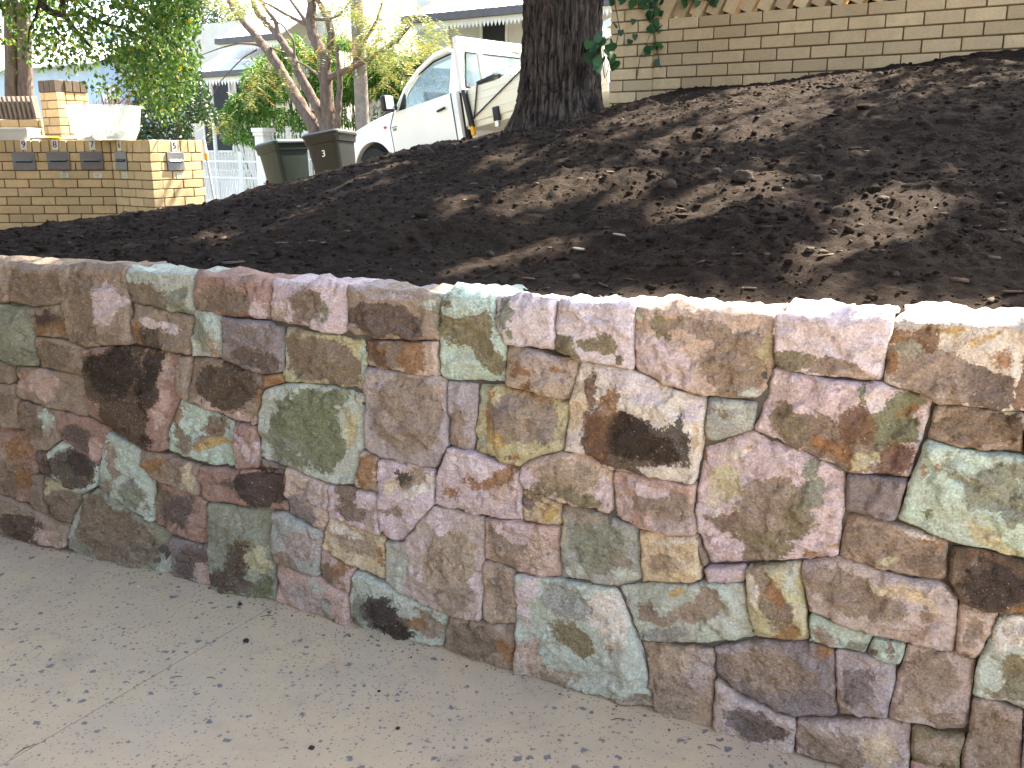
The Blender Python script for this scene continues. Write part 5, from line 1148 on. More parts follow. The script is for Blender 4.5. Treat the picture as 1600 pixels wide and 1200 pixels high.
# cab: roof and pillars
def cabsec(f):
    # f 0 at the sill, 1 at the roof: outline front-left .. counter-clockwise
    yw = .80 - .16 * f ** 1.3
    xf = -.52 - .98 * f + .12 * f * f; xr = -1.875 + .02 * f
    return xf, xr, yw
roof_pts = []
secs = []
for y in np.linspace(-1, 1, 9):
    bulge = 1 - .10 * abs(y) ** 3
    yy = y * .63
    secs.append([(-1.22 - .05 * abs(y) ** 2, yy, 1.64 * 1 + .06 * bulge), (-1.42, yy, 1.76 * bulge ** .25), (-1.62, yy, 1.79 * bulge ** .2), (-1.80, yy, 1.775 * bulge ** .2), (-1.875, yy, 1.72 * bulge ** .1), (-1.87, yy, 1.66), (-1.25, yy, 1.62)])
roof = loft(secs, 'roof', M_PAINT, ute)
for sy in (-1, 1):
    mb = MB()
    A_ = [(-.60, sy * .80, 1.14), (-.70, sy * .80, 1.14), (-1.32, sy * .655, 1.66), (-1.20, sy * .65, 1.70)]
    mb.tube([(-.58, sy * .79, 1.13), (-.80, sy * .755, 1.40), (-1.05, sy * .70, 1.60), (-1.34, sy * .645, 1.735), (-1.62, sy * .63, 1.77)], [.045, .045, .045, .045, .04], 10)
    mb.build('windscreen_pillar', M_PAINT, ute)
    mb = MB(); mb.hexa([(-1.88, sy * .81 - .03, 1.15), (-1.68, sy * .81 - .03, 1.15), (-1.68, sy * .81 + .03, 1.15), (-1.88, sy * .81 + .03, 1.15)], [(-1.88, sy * .645 - .03, 1.75), (-1.70, sy * .645 - .03, 1.75), (-1.70, sy * .645 + .03, 1.75), (-1.88, sy * .645 + .03, 1.75)])
    mb.build('rear_pillar', M_PAINT, ute, .012)
    # door panel, 3 mm proud, with its own outline
    dp = [(-.50, .46), (-.48, .95), (-.60, 1.13), (-1.72, 1.155), (-1.74, .46)]
    y0, y1 = (.853, .862) if sy > 0 else (-.862, -.853)
    door = MB().prism(dp, y0, y1).build('door', M_PAINT, ute, .004, 1)
    mb = MB(); pts_ = [(-.496, .44), (-.472, .95), (-.59, 1.145)]
    mb.tube([(x, sy * .858, z) for x, z in pts_], .006, 6); mb.build('door_gap', M_TRIM, door); mb = MB(); mb.tube([(-1.748, sy * .858, .44), (-1.732, sy * .858, 1.15)], .006, 6); mb.build('door_gap', M_TRIM, door)
    MB().bar((-1.62, sy * .885, .985), (-1.46, sy * .885, .965), .03, .028).build('door_handle', M_TRIM, door, .008)
    # side window: curved front edge
    wv = [(-.76, 1.15), (-.79, 1.36), (-1.04, 1.535), (-1.34, 1.645), (-1.68, 1.675), (-1.655, 1.165)]
    yy = lambda z: sy * (.812 - (z - 1.15) / .6 * .155)
    mb = MB(); n = len(wv); mb.add([(x, yy(z), z) for x, z in wv] + [(x, yy(z) - sy * .006, z) for x, z in wv], [tuple(range(n)), tuple(range(2 * n - 1, n - 1, -1))] + [(i, (i + 1) % n, n + (i + 1) % n, n + i) for i in range(n)]); win = mb.build('side_window', M_GLASS, ute)
    mb = MB(); mb.tube([(x, yy(z) + sy * .006, z) for x, z in [(-.70, 1.16), (-.765, 1.375), (-1.03, 1.555), (-1.34, 1.668), (-1.69, 1.695)]], .014, 8); mb.build('window_seal', M_TRIM, win)
    mb = MB(); mb.add([(-.66, sy * .825, 1.14), (-.79, sy * .825, 1.15), (-.80, sy * .80, 1.37), (-.74, sy * .80, 1.30), (-.66, sy * .80, 1.14), (-.79, sy * .80, 1.15), (-.80, sy * .77, 1.37), (-.74, sy * .77, 1.30)], [(0, 1, 2, 3), (7, 6, 5, 4), (0, 4, 5, 1), (1, 5, 6, 2), (2, 6, 7, 3), (3, 7, 4, 0)]); mb.build('quarter_trim', M_TRIM, ute)
    mir = MB(); mir.box(-.055, .055, -.09, .09, -.11, .11); mo = mir.build('wing_mirror', M_TRIM, ute, .045, 3, loc=(-.63, sy * 1.0, 1.25)); MB().bar((0, -sy * .16, -.06), (0, 0, -.03), .05, .06).build('mirror_arm', M_TRIM, mo, .01)
    MB().box(-.062, -.057, -.075, .075, -.09, .09).build('mirror_glass', M_ALU, mo)
    MB().box(-.39, -.34, sy * .862 - .006, sy * .862 + .006, .955, .985).build('indicator', M_AMBER, ute)
    # wheels
    for wx_ in (0, -3.05):
        w = empty('wheel', (wx_, sy * .74, .37)); w.parent = ute
        mb = MB(); mb.tube([(0, -.10, 0), (0, -.115, 0), (0, .115, 0), (0, .10, 0)], [.30, .36, .36, .30], 28); mb.build('tyre', M_TYRE, w)
        mb = MB(); mb.tube([(0, -.11, 0), (0, .11, 0)], .235, 20); mb.build('rim', M_ALU, w)
    MB().prism([(x * 1.0, z) for x, z in [(.40 * math.cos(a), .40 + .40 * math.sin(a)) for a in np.linspace(0, math.pi, 14)]], sy * .4, sy * .80).build('wheel_well', M_SLOT, ute)
    # faint maker's marks on the front wing
    MB().box(-.62, -.50, sy * .864, sy * .866, .93, .945).build('badge_line', M_LBOX, ute); MB().box(-.60, -.53, sy * .864, sy * .866, .885, .92).build('badge_mark', M_LBOX, ute)
# windscreen and rear window
mb = MB(); mb.add([(-.56, -.74, 1.17), (-.56, .74, 1.17), (-1.24, .62, 1.69), (-1.24, -.62, 1.69), (-.57, -.74, 1.16), (-.57, .74, 1.16), (-1.25, .62, 1.68), (-1.25, -.62, 1.68)], [(0, 1, 2, 3), (7, 6, 5, 4), (0, 4, 5, 1), (1, 5, 6, 2), (2, 6, 7, 3), (3, 7, 4, 0)]); mb.build('windscreen', M_GLASS, ute)
mb = MB(); mb.box(-1.885, -1.868, -.81, .81, .5, 1.20); mb.build('cab_back_panel', M_PAINT, ute, .01)
mb = MB(); mb.add([(-1.878, -.70, 1.20), (-1.878, .70, 1.20), (-1.878, .60, 1.66), (-1.878, -.60, 1.66), (-1.870, -.70, 1.20), (-1.870, .70, 1.20), (-1.870, .60, 1.66), (-1.870, -.60, 1.66)], [(0, 1, 2, 3), (7, 6, 5, 4), (0, 4, 5, 1), (1, 5, 6, 2), (2, 6, 7, 3), (3, 7, 4, 0)]); rw = mb.build('rear_window', M_GLASS, ute)
mb = MB(); mb.tube([(-1.884, -.70, 1.20), (-1.884, .70, 1.20), (-1.884, .61, 1.67), (-1.884, -.61, 1.67), (-1.884, -.70, 1.20)], .014, 8, False); mb.build('window_seal', M_TRIM, rw)
for k, (y, h_) in enumerate(((.12, .13), (.06, .16), (.0, .11), (-.06, .09), (-.12, .07), (.19, .05))):                 # white sticker figures on the rear window
    mb = MB(); mb.box(-1.8835, -1.8815, y - .016, y + .016, 1.235, 1.235 + h_ * .7); mb.tube([(-1.8835, y, 1.235 + h_ * .84), (-1.8815, y, 1.235 + h_ * .84)], h_ * .17, 10); mb.build('sticker', M_PLATE, rw)
MB().box(-1.8835, -1.8815, -.66, .66, 1.205, 1.222).build('sun_strip', pmat('dark_red', '5a2326', '5a2326', 10, .5, 0), rw)
for y in (-.38, .38):
    MB().box(-1.05, -.95, y - .22, y + .22, .9, 1.35).build('seat_back', M_TRIM, ute, .05)
# tray with drop sides and headboard rack
MB().box(-4.25, -1.96, -.90, .90, .62, .70).build('tray_floor', M_TRAY, ute, .006)
for sy in (-1, 1):
    s_ = MB().box(-4.25, -1.99, sy * .905 - .018, sy * .905 + .018, .70, 1.12).build('drop_side', M_TRAY, ute, .006)
    for z in (.80, .95, 1.04): MB().box(-4.24, -2.0, sy * .925 - .002, sy * .925 + .004, z, z + .008).build('side_rib', M_ALU, s_)
    for x in (-2.55, -3.4): 
        lt = MB().box(x - .05, x + .05, sy * .935 - .02, sy * .935 + .02, .62, .80).build('latch', M_TRIM, s_, .01); MB().box(x - .03, x + .03, sy * .93 - .02, sy * .93 + .03, .55, .62).build('latch_foot', M_ALU, s_)
MB().box(-4.27, -4.235, -.90, .90, .70, 1.12).build('tail_board', M_TRAY, ute, .006)
hb_ = MB(); hb_.box(-2.02, -1.985, -.92, .92, .66, 1.12); hb_.build('headboard', M_TRAY, ute, .004)
MB().box(-2.03, -1.955, -.92, .92, 1.72, 1.82).build('rack_top_rail', M_WHITE, ute, .008)
for y in (-.90, .90, -.46, .46): MB().box(-2.02, -1.965, y - .03, y + .03, 1.10, 1.74).build('rack_post', M_WHITE if abs(y) > .8 else M_ALU, ute, .006)
MB().box(-2.02, -1.97, -.9, .9, 1.10, 1.15).build('rack_lower_rail', M_ALU, ute, .004)
mb = MB(); mb.bar((-2.06, .95, 1.12), (-2.12, .95, .62), .05, .07); ga = mb.build('jack_handle', M_TRIM, ute, .015); MB().bar((-2.115, .952, .66), (-2.135, .952, .52), .045, .05).build('yellow_end', M_YEL, ga)
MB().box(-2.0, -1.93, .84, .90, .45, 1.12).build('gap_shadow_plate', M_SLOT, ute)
for a, b in (((-2.30, .94, 1.14), (-2.16, .94, .72)), ((-2.16, .94, .74), (-3.1, .94, 1.16)), ((-3.1, .94, 1.16), (-3.2, .94, 1.0))):
    MB().tube([a, b], .010, 6).build('tie_strap', M_TRIM, ute)
MB().tube([(-2.25, .88, 1.16), (-2.5, .80, 1.19), (-2.62, .86, 1.17)], [.03, .05, .03], 8).build('rope_bundle', M_TRIM, ute)
load = empty('aluminium_ladder', label='aluminium ladder lying across the tray of the white ute', cat='ladder'); load.matrix_world = M4
for y in (.45, .8): MB().bar((-2.2, y, 1.15), (-4.3, y - .1, 1.42), .03, .07).build('ladder_rail', M_ALU, load)
for k in range(7): MB().bar((-2.4 - k * .28, .44 - .013 * k, 1.176 + .036 * k), (-2.4 - k * .28, .80 - .013 * k, 1.176 + .036 * k), .03, .03).build('rung', M_ALU, load)
MB().box(.84, .92, -.78, .78, .42, .62).build('front_bumper', M_PAINT, ute, .03)
for sy in (-1, 1): MB().box(.74, .85, sy * .66 - .14, sy * .66 + .14, .70, .86).build('headlight', M_GLASS, ute, .03)
MB().box(.83, .88, -.45, .45, .66, .84).build('grille', M_TRIM, ute, .02)

# ================================================================== HOUSES ACROSS THE STREET
M_RENDER = pmat('pale_render', 'cfcbc4', 'bdb8b0', 1.5, .9, .3, 30, .006, 'World'); M_RENDER2 = pmat('cream_render', 'd2d0cc', 'c2bfb8', 1.5, .9, .3, 30, .006, 'World')
M_TIN = pmat('corrugated_iron', 'd6d6d4', 'c6c6c4', 2, .6, .1, 30, .003, 'World'); M_DARK = pmat('dark_interior', '2b2d33', '232529', 3, .6, 0); M_LACE = pmat('white_valance', 'dcdcda', 'd0d0ce', 5, .7, 0)
M_GUT = pmat('grey_gutter', '5b5a5d', '4e4d50', 5, .6, 0)
ANG = math.atan2(E2[1], E2[0])
def house(name, s0, s1, q0, q1, g, zt, label, mat):
    x, y = sq(s0, q0); o = empty(name, (x, y, g), (0, 0, ANG), label=label, cat='house')
    MB().box(0, s1 - s0, 0, q1 - q0, -.5, zt - g).build('wall', mat, o)
    return o
def awning(o, x0, x1, zl, zh, proj_, deep=.05, tooth=.11, th=.22):
    mb = MB(); n = max(2, int((x1 - x0) / .10)); vs = []; fs = []
    for k in range(n + 1):
        x = x0 + (x1 - x0) * k / n; w = .018 if k % 2 else 0
        vs += [(x, -proj_, zl + w), (x, deep, zh + w), (x, -proj_, zl + w - .03), (x, deep, zh + w - .03)]
    for k in range(n):
        a, b = k * 4, k * 4 + 4; fs += [(a, b, b + 1, a + 1), (a + 3, b + 3, b + 2, a + 2), (a, a + 2, b + 2, b)]
    mb.add(vs, fs); rf = mb.build('awning_roof', M_TIN, o)
    MB().box(x0, x1, -proj_ - .09, -proj_ + .02, zl - .17, zl - .01).build('gutter', M_GUT, rf)
    mb = MB(); k = 0; x = x0
    while x < x1 - tooth:
        mb.add([(x + .005, -proj_ + .03, zl - .17), (x + tooth - .005, -proj_ + .03, zl - .17), (x + tooth - .005, -proj_ + .03, zl - .17 - th * .5), (x + tooth / 2, -proj_ + .03, zl - .17 - th), (x + .005, -proj_ + .03, zl - .17 - th * .5)], [(0, 1, 2, 3, 4)])
        x += tooth
    mb.add([(x0, -proj_ + .035, zl - .16), (x1, -proj_ + .035, zl - .16), (x1, -proj_ + .035, zl - .17 - th * .35), (x0, -proj_ + .035, zl - .17 - th * .35)], [(0, 1, 2, 3)])
    mb.build('valance', M_LACE, rf)
    return rf
def opening(o, x0, x1, z0, z1, mat, name='window', nb=2):
    w = MB().box(x0, x1, -.012, .02, z0, z1).build(name, mat, o)
    f = MB()
    for a, b, c, d in ((x0 - .07, x0, z0 - .07, z1 + .07), (x1, x1 + .07, z0 - .07, z1 + .07)): f.box(a, b, -.05, .02, c, d)
    f.box(x0, x1, -.05, .02, z1, z1 + .07); f.box(x0, x1, -.07, .02, z0 - .07, z0); f.build('frame', M_LACE, w)
    for k in range(1, nb): MB().box(x0 + (x1 - x0) * k / nb - .02, x0 + (x1 - x0) * k / nb + .02, -.03, -.013, z0, z1).build('glazing_bar', M_LACE, w)
def s_of(P): return P[0] * E2[0] + P[1] * E2[1]
# white house behind the ute
QH = 18.6; a = atq(652, 60, QH); b = atq(985, 20, QH); g = .2
wl = atq(755, 60, QH); wr = atq(791, 60, QH); zt_ = atq(772, 18, QH)[2]; zb = atq(772, 66, QH)[2]
S0 = s_of(a); ho = house('white_terrace_house', S0, S0 + 10.5, QH, QH + 9, g, atq(740, 8, QH)[2], 'white rendered terrace house with a scalloped awning behind the parked ute', M_RENDER2)
aw_lo = atq(760, 13, QH - 1.1)[2] - g
awning(ho, s_of(atq(702, 20, QH)) - S0 - .5, 10.4, aw_lo, aw_lo + 1.9, 1.1, tooth=.10, th=.2, deep=4.0)
MB().box(0, s_of(atq(702, 20, QH)) - S0 - .5, -.0, 4.0, 0, atq(680, -40, QH)[2] - g).build('side_wing', M_RENDER2, ho)
opening(ho, s_of(wl) - S0, s_of(wr) - S0, zb - 1.0 - g, zt_ - g, M_DARK, nb=1)
opening(ho, 5.5, 6.5, zb - 1.0 - g, zt_ - g, M_DARK, nb=2); opening(ho, 8, 9, zb - 1.0 - g, zt_ - g, M_DARK, nb=2)
MB().box(s_of(atq(700, 60, QH)) - S0 - .03, s_of(atq(700, 60, QH)) - S0 + .03, -.06, -.012, 0, 6).build('down_pipe', M_LACE, ho)
# two-storey house with stacked awnings, to the left
QH = 21.5; a = atq(120, 60, QH); b = atq(520, 60, QH); S0 = s_of(a); S1 = s_of(b); g = -1.6
h2 = house('verandah_house', S0, S1, QH, QH + 9, g, atq(390, 30, QH)[2], 'pale two-storey house with two white iron awnings behind the trees', M_RENDER)
for yl, yh, x0, x1, pj in ((110, 72, 300, 410, 1.6), (56, 24, 338, 440, 1.5)):
    zl = atq((x0 + x1) / 2, yl, QH - pj)[2] - g; zh = atq((x0 + x1) / 2, yh, QH)[2] - g
    awning(h2, s_of(atq(x0, yl, QH - pj)) - S0, s_of(atq(x1, yl, QH - pj)) - S0, zl, zh, pj, tooth=.14, th=.26)
for xp in (345, 385):
    P = atq(xp, 150, QH); MB().tube([(s_of(P) - S0, -1.4, 0), (s_of(P) - S0, -1.4, atq(xp, 112, QH - 1.6)[2] - g - .1)], .06, 10).build('verandah_post', M_LACE, h2)
opening(h2, s_of(atq(318, 160, QH)) - S0, s_of(atq(360, 160, QH)) - S0, atq(340, 235, QH)[2] - g, atq(340, 125, QH)[2] - g, M_DARK, 'doorway', 1)
opening(h2, s_of(atq(372, 160, QH)) - S0, s_of(atq(398, 160, QH)) - S0, atq(340, 190, QH)[2] - g, atq(340, 130, QH)[2] - g, M_DARK)
0 and opening(h2, s_of(atq(440, 20, QH)) - S0, s_of(atq(462, 20, QH)) - S0, atq(440, 24, QH)[2] - g, atq(440, -20, QH)[2] - g, M_DARK)
opening(h2, s_of(atq(168, 60, QH)) - S0, s_of(atq(186, 60, QH)) - S0, atq(180, 95, QH)[2] - g, atq(180, 50, QH)[2] - g, pmat('pale_blue_shutter', '9fb6cc', '8ea8c2', 5, .6, 0))
# pale blue shed wall glimpsed between the leaves
QB = 19.5; a = atq(96, 110, QB); b = atq(140, 110, QB); S0 = s_of(a); h3 = house('blue_weatherboard_house', S0 - 6, s_of(b) + .6, QB, QB + 6, -2.5, atq(118, 100, QB)[2], 'pale blue weatherboard house glimpsed through the leaves', pmat('pale_blue_board', 'a9bccc', '98aebf', 2, .8, .2, 20, .005, 'World'))
mb = MB(); Lh = s_of(b) + .6 - S0 + 6; zt_ = atq(118, 100, QB)[2] + 2.5
mb.add([(-.3, -.4, zt_), (Lh + .3, -.4, zt_), (Lh + .3, 3, zt_ + 1.4), (-.3, 3, zt_ + 1.4), (-.3, -.4, zt_ - .08), (Lh + .3, -.4, zt_ - .08), (Lh + .3, 3, zt_ + 1.32), (-.3, 3, zt_ + 1.32)], [(0, 1, 2, 3), (7, 6, 5, 4), (0, 4, 5, 1), (1, 5, 6, 2), (2, 6, 7, 3), (3, 7, 4, 0)]); mb.build('roof', M_TIN, h3)

# ================================================================== TREES AND PLANTS
def bark_material(name, dark, light, scale=1.0):
    m, nt, b = nmat(name); P = coords(nt, 'World')
    mp = N(nt, 'ShaderNodeMapping'); mp.inputs['Scale'].default_value = (1, 1, .22); nt.links.new(P, mp.inputs[0])
    n1 = noise_n(nt, mp.outputs[0], 26 * scale, 6, .65, .5); n2 = noise_n(nt, P, 5, 4); n3 = noise_n(nt, P, 150, 4)
    c = mixc(nt, mrange(nt, n1, .38, .66), lin(dark), lin(light))
    c = mixc(nt, mrange(nt, n2, .45, .7, 0, .3), c, lin('5d4a42'))
    c = mixc(nt, 1.0, c, mixc(nt, n3, (.75, .75, .75), (1.2, 1.2, 1.2)), 'MULTIPLY')
    nt.links.new(c, b.inputs['Base Color']); b.inputs['Roughness'].default_value = .95; b.inputs['Specular IOR Level'].default_value = .12
    b1 = bumpn(nt, b, n1, .9, .02); bumpn(nt, b, n3, .4, .004, b1); return m
M_BIGBARK = bark_material('furrowed_bark', '262120', '6f645d'); M_BARK2 = bark_material('smooth_bark', '5a4e48', '786a62', .7)
# ---- the big street tree
tb = at(872, 168, 6.95); tz = soil_at(tb[0], tb[1]) - .25
big = empty('big_street_tree', (tb[0], tb[1], tz), label='big tree with a thick dark furrowed trunk standing in the soil before the brick wall', cat='tree')
def big_trunk():
    nz, na = 300, 380; zs = np.concatenate([np.linspace(0, 2.3, 250), np.linspace(2.33, 4.6, 50)]); V = np.zeros((nz, na + 1, 3))
    for i, z in enumerate(zs):
        cx_ = .012 * math.sin(z * 1.7) + .015 * z; r0 = .285 + .075 * math.exp(-(z - .2) / .16) * (z > .2) + (.075 if z <= .2 else 0) + .022 * max(0, z - 1.2)
        for k in range(na + 1):
            a = 2 * math.pi * (k % na) / na
            root = .055 * math.exp(-max(z - .22, 0) / .14) * (max(0, math.cos(3 * (a - 2.75))) ** 2 + .8 * max(0, math.cos(a + .25)) ** 4)
            u = a * .30; tw = u + .10 * z + .03 * mn.noise(Vector((u * 4, z * 2, 0)))
            n1 = 1 - abs(mn.noise(Vector((math.cos(a) * 9.5 + .10 * z * 6, math.sin(a) * 9.5, z * 2.2)))) * 2
            n2 = 1 - abs(mn.noise(Vector((math.cos(a) * 19, math.sin(a) * 19 + z * .6, z * 5.5 + 5)))) * 2
            n3 = mn.noise(Vector((math.cos(a) * 22, math.sin(a) * 22, z * 14)))
            n4 = 1 - abs(mn.noise(Vector((math.cos(a) * 7 + 3, math.sin(a) * 7, z * 11)))) * 2
            r = r0 - .014 * max(0, n4) ** 5 + root + .016 * mn.noise(Vector((math.cos(a) * 1.4, math.sin(a) * 1.4, z * 1.2))) - .030 * max(0, n1) ** 4 - .013 * max(0, n2) ** 3 + .007 * n3
            V[i, k] = (cx_ + r * math.cos(a), r * math.sin(a), z)
    return V
trunk = link('trunk', grid_mesh('trunk', big_trunk()), M_BIGBARK, big)
def limb(parent, pts, r0, r1, mat, name='limb', n=10, wob=.1, jit=.0):
    pts = [np.array(p, float) for p in pts]; out = []
    for a, b in zip(pts, pts[1:]):
        for t in np.linspace(0, 1, 5, endpoint=False): out.append(a + (b - a) * t)
    out.append(pts[-1])
    out = [out[0]] + [ (out[i - 1] + out[i] * 2 + out[i + 1]) / 4 + rng.normal(0, jit, 3) for i in range(1, len(out) - 1)] + [out[-1]]
    rad = np.linspace(r0, r1, len(out))
    mb = MB(); mb.tube(out, list(rad), n, True, wob); return mb.build(name, mat, parent)
tops = []
for k in range(9):
    a = k * 2.4 + .5; L = random.uniform(2.2, 4.6); p0 = np.array([.06, 0, 4.3 + .03 * k]); p1 = p0 + np.array([math.cos(a) * L * .4, math.sin(a) * L * .4, 1.2 + .2 * (k % 3)]); p2 = p0 + np.array([math.cos(a) * L, math.sin(a) * L, 2.0 + .5 * (k % 4)])
    limb(big, [p0, p1, p2], .15, .035, M_BIGBARK); tops += [p1, p2, (p1 + p2) / 2]
def crown_points(centres, n_each, rad):
    out = []
    for c in centres:
        q = rng.normal(size=(n_each, 3)); q /= np.linalg.norm(q, axis=1, keepdims=True) + 1e-9
        out.append(np.array(c) + q * (rng.random((n_each, 1)) ** .45) * rad * rng.uniform(.7, 1.2))
    return np.concatenate(out)
M_LEAF_BIG = leafmat('broad_leaf', '2f4a24', '4f6a30', None, .35)
base_big = np.array(big.location)
cents = []
for k in range(430):
    a = random.uniform(0, 6.283); rr = 5.0 * math.sqrt(random.random()); h = random.uniform(4.6, 8.4) - .12 * rr * rr * .5
    cents.append(np.array([.3 + rr * math.cos(a), -.8 + rr * math.sin(a), max(3.6, h)]))
for gx_ in range(-180, 420, 40):                                # leaf clusters added along the sun's rays to shade the slabs
    for gy_ in (1010, 1080, 1150, 1230, 1330):
        P = np.array([0, 0, EYE]) + ray(gx_, gy_) * (EYE / -ray(gx_, gy_)[2]); cents.append(P + np.array(sdir) * (random.uniform(5.6, 7.8) / sdir.z) - base_big)
pos = crown_points(cents + tops, 150, .62) + base_big
# sunlight reaches the bed through the gaps of the crown: open the crown above the places that are sunlit in the photograph
sunv = np.array(sdir)
def hit_soil(x, y):
    o = np.array([0, 0, EYE]); g0 = ray(x, y); t = .8
    for _ in range(1200):
        t += .01; P = o + g0 * t
        if P[1] > wall_y(P[0]) + .12 and P[2] < soil_at(P[0], P[1]): return P
    return P
LIT = [(770, 250, 60, 25), (720, 225, 40, 10), (1000, 190, 60, 16), (1160, 150, 50, 16), (1240, 180, 60, 20), (1120, 205, 60, 25), (1040, 235, 60, 12), (880, 290, 60, 20), (950, 300, 50, 25), (800, 330, 50, 25), (690, 320, 40, 20), (1330, 330, 60, 25), (1420, 320, 60, 25), (1380, 370, 60, 20), (1250, 410, 40, 12), (860, 400, 50, 20), (760, 410, 40, 15), (600, 255, 40, 10), (560, 290, 40, 10), (470, 330, 30, 8), (1180, 300, 40, 16), (1060, 330, 40, 20), (350, 372, 30, 5), (60, 372, 40, 4), (690, 430, 60, 8)]
SHADE = [(1450, 120), (1520, 110), (1590, 120), (1400, 200), (1480, 190), (1560, 200), (1590, 260), (1350, 110), (1300, 100), (1480, 250), (900, 350), (1000, 380), (1100, 420), (1200, 440), (1330, 450), (500, 350), (600, 370), (1250, 120), (1590, 170), (1540, 420)]
pos = np.concatenate([pos, crown_points([hit_soil(x, y) + sunv * random.uniform(5.2, 8.0) for x, y in SHADE], 170, .5)])  # extra leaf clusters added sunward of these spots to keep them shaded
keep = np.ones(len(pos), bool)
for cx_, cy_, rx, ry in LIT:
    for k in range(15):
        a = random.uniform(0, 6.28); f = math.sqrt(random.random())
        P = hit_soil(cx_ + rx * f * math.cos(a), cy_ + ry * f * math.sin(a))
        v = pos - P; t = v @ sunv; dist = np.linalg.norm(v - np.outer(t, sunv), axis=1)
        keep &= dist > random.uniform(.035, .085)
for x in list(range(700, 1640, 22)) + list(range(395, 560, 20)) + list(range(-20, 100, 22)):                        # tops of the coping stones
    P = wall_pt(x, float(np.interp(x, [0, 540, 768, 1207, 1600], [410, 443, 464, 490, 507]))); P[1] += .14; P[2] = 1.16
    v = pos - P; t = v @ sunv; dist = np.linalg.norm(v - np.outer(t, sunv), axis=1); keep &= dist > (.13 if x > 600 else .075)
pos = pos[keep]; n = len(pos)
me = leaf_mesh('crown', pos - base_big, rng.normal(size=(n, 3)) + np.array([0, 0, -.5]), rng.uniform(.10, .17, n), rng.uniform(.06, .10, n), rng.random(n))
link('crown', me, M_LEAF_BIG, big)

# ---- the leafy branches hanging into the top of the picture on the left
M_LEAF_L = leafmat('glossy_green_leaf', '34542a', '678a3c', 'b3aa38', .42, .4)
lt = empty('overhanging_tree', (-6.6, 8.3, .4), label='leafy green tree whose branches hang over the letterbox wall', cat='tree')
bl = np.array(lt.location)
limb(lt, [(0, 0, 0), (.1, .05, 2.0), (.4, .1, 3.6), (.9, .2, 4.6)], .2, .1, M_BIGBARK, 'trunk')
def L(*pp): return [at(x, y, F) - bl for x, y, F in pp]
limb(lt, [np.array([.5, .1, 3.7])] + L((64, -30, 8.5), (66, 8, 8.5), (82, 20, 8.5), (102, 24, 8.5), (112, 40, 8.5), (128, 58, 8.6), (142, 74, 8.6)), .045, .012, M_BIGBARK, 'branch')
limb(lt, L((102, 24, 8.5), (130, 20, 8.6), (160, 36, 8.7), (196, 44, 8.7), (240, 70, 8.6), (262, 120, 8.6)), .018, .007, M_BIGBARK, 'branch')
limb(lt, L((100, 24, 8.5), (98, 0, 8.5), (96, -30, 8.5)), .022, .025, M_BIGBARK, 'branch')
limb(lt, L((62, 4, 8.5), (56, 25, 8.5), (46, 45, 8.5), (44, 70, 8.5)), .014, .006, M_BIGBARK, 'branch')
limb(lt, L((160, -20, 8.7), (185, 8, 8.7), (215, 15, 8.7), (250, 50, 8.7), (285, 90, 8.7)), .02, .006, M_BIGBARK, 'branch')
lims = [(0, 112), (50, 112), (85, 100), (110, 125), (150, 140), (172, 162), (185, 140), (205, 150), (220, 165), (240, 182), (265, 190), (290, 165), (308, 130), (316, 60), (314, -60)]
lx = [p[0] for p in lims]; ly = [p[1] for p in lims]
cl = []
while len(cl) < 440:
    x, y = random.uniform(-160, 316), random.uniform(-150, 188)
    lim = np.interp(x, lx, ly)
    if y > lim - 8: continue
    dens = 1.0
    if x < 60 and y > 10: dens = .45
    if 15 < x < 62 and 15 < y < 60: dens = .12
    if 95 < x < 180 and 84 < y < 128: dens = .33
    if 160 < x < 190 and 45 < y < 110: dens = .3
    if x > 185: dens = 1.6
    if random.random() < dens / 1.6: cl.append(at(x, y, random.uniform(7.9, 9.6)))
cl = np.array(cl)
pos = np.repeat(cl, 34, 0) + rng.normal(0, .075, (len(cl) * 34, 3))
px = proj(pos); ok = px[:, 1] < np.interp(px[:, 0], lx, ly) + 6; ok &= px[:, 0] < 322
pos = pos[ok]; n = len(pos)
me = leaf_mesh('crown', pos - bl, rng.normal(size=(n, 3)) * .8 + np.array([0, 0, -.7]), rng.uniform(.04, .072, n), rng.uniform(.022, .04, n), rng.random(n))
link('crown', me, M_LEAF_L, lt)

# ---- two bare trunks behind the screen wall
M_DARKLEAF = leafmat('dark_green_leaf', '1f3320', '3a5230', None, .3)
for x0, x1, lab in ((18, 22, 'slim brown tree trunk rising behind the screen of slanted slabs'), (38, 40, 'shorter brown tree trunk close beside the slim one behind the screen')):
    p0 = at(x0 + 4, 240, 13); p1 = at(x0, 60, 13); t_ = empty('garden_tree', (p0[0], p0[1], p0[2] - 1), label=lab, cat='tree'); o_ = np.array(t_.location)
    limb(t_, [p0 - o_ - (0, 0, .9), (p0 + p1) / 2 - o_, p1 - o_, at(x0 - 3, -60, 13) - o_], .115, .075, M_BARK2, 'trunk')
    c = at(x0 - 30, -70, 13); pts_ = crown_points([c + rng.normal(0, .5, 3) for _ in range(8)], 120, .5); n = len(pts_)
    link('crown', leaf_mesh('crown', pts_ - o_, rng.normal(size=(n, 3)), rng.uniform(.08, .14, n), rng.uniform(.04, .07, n), rng.random(n)), M_LEAF_L, t_)

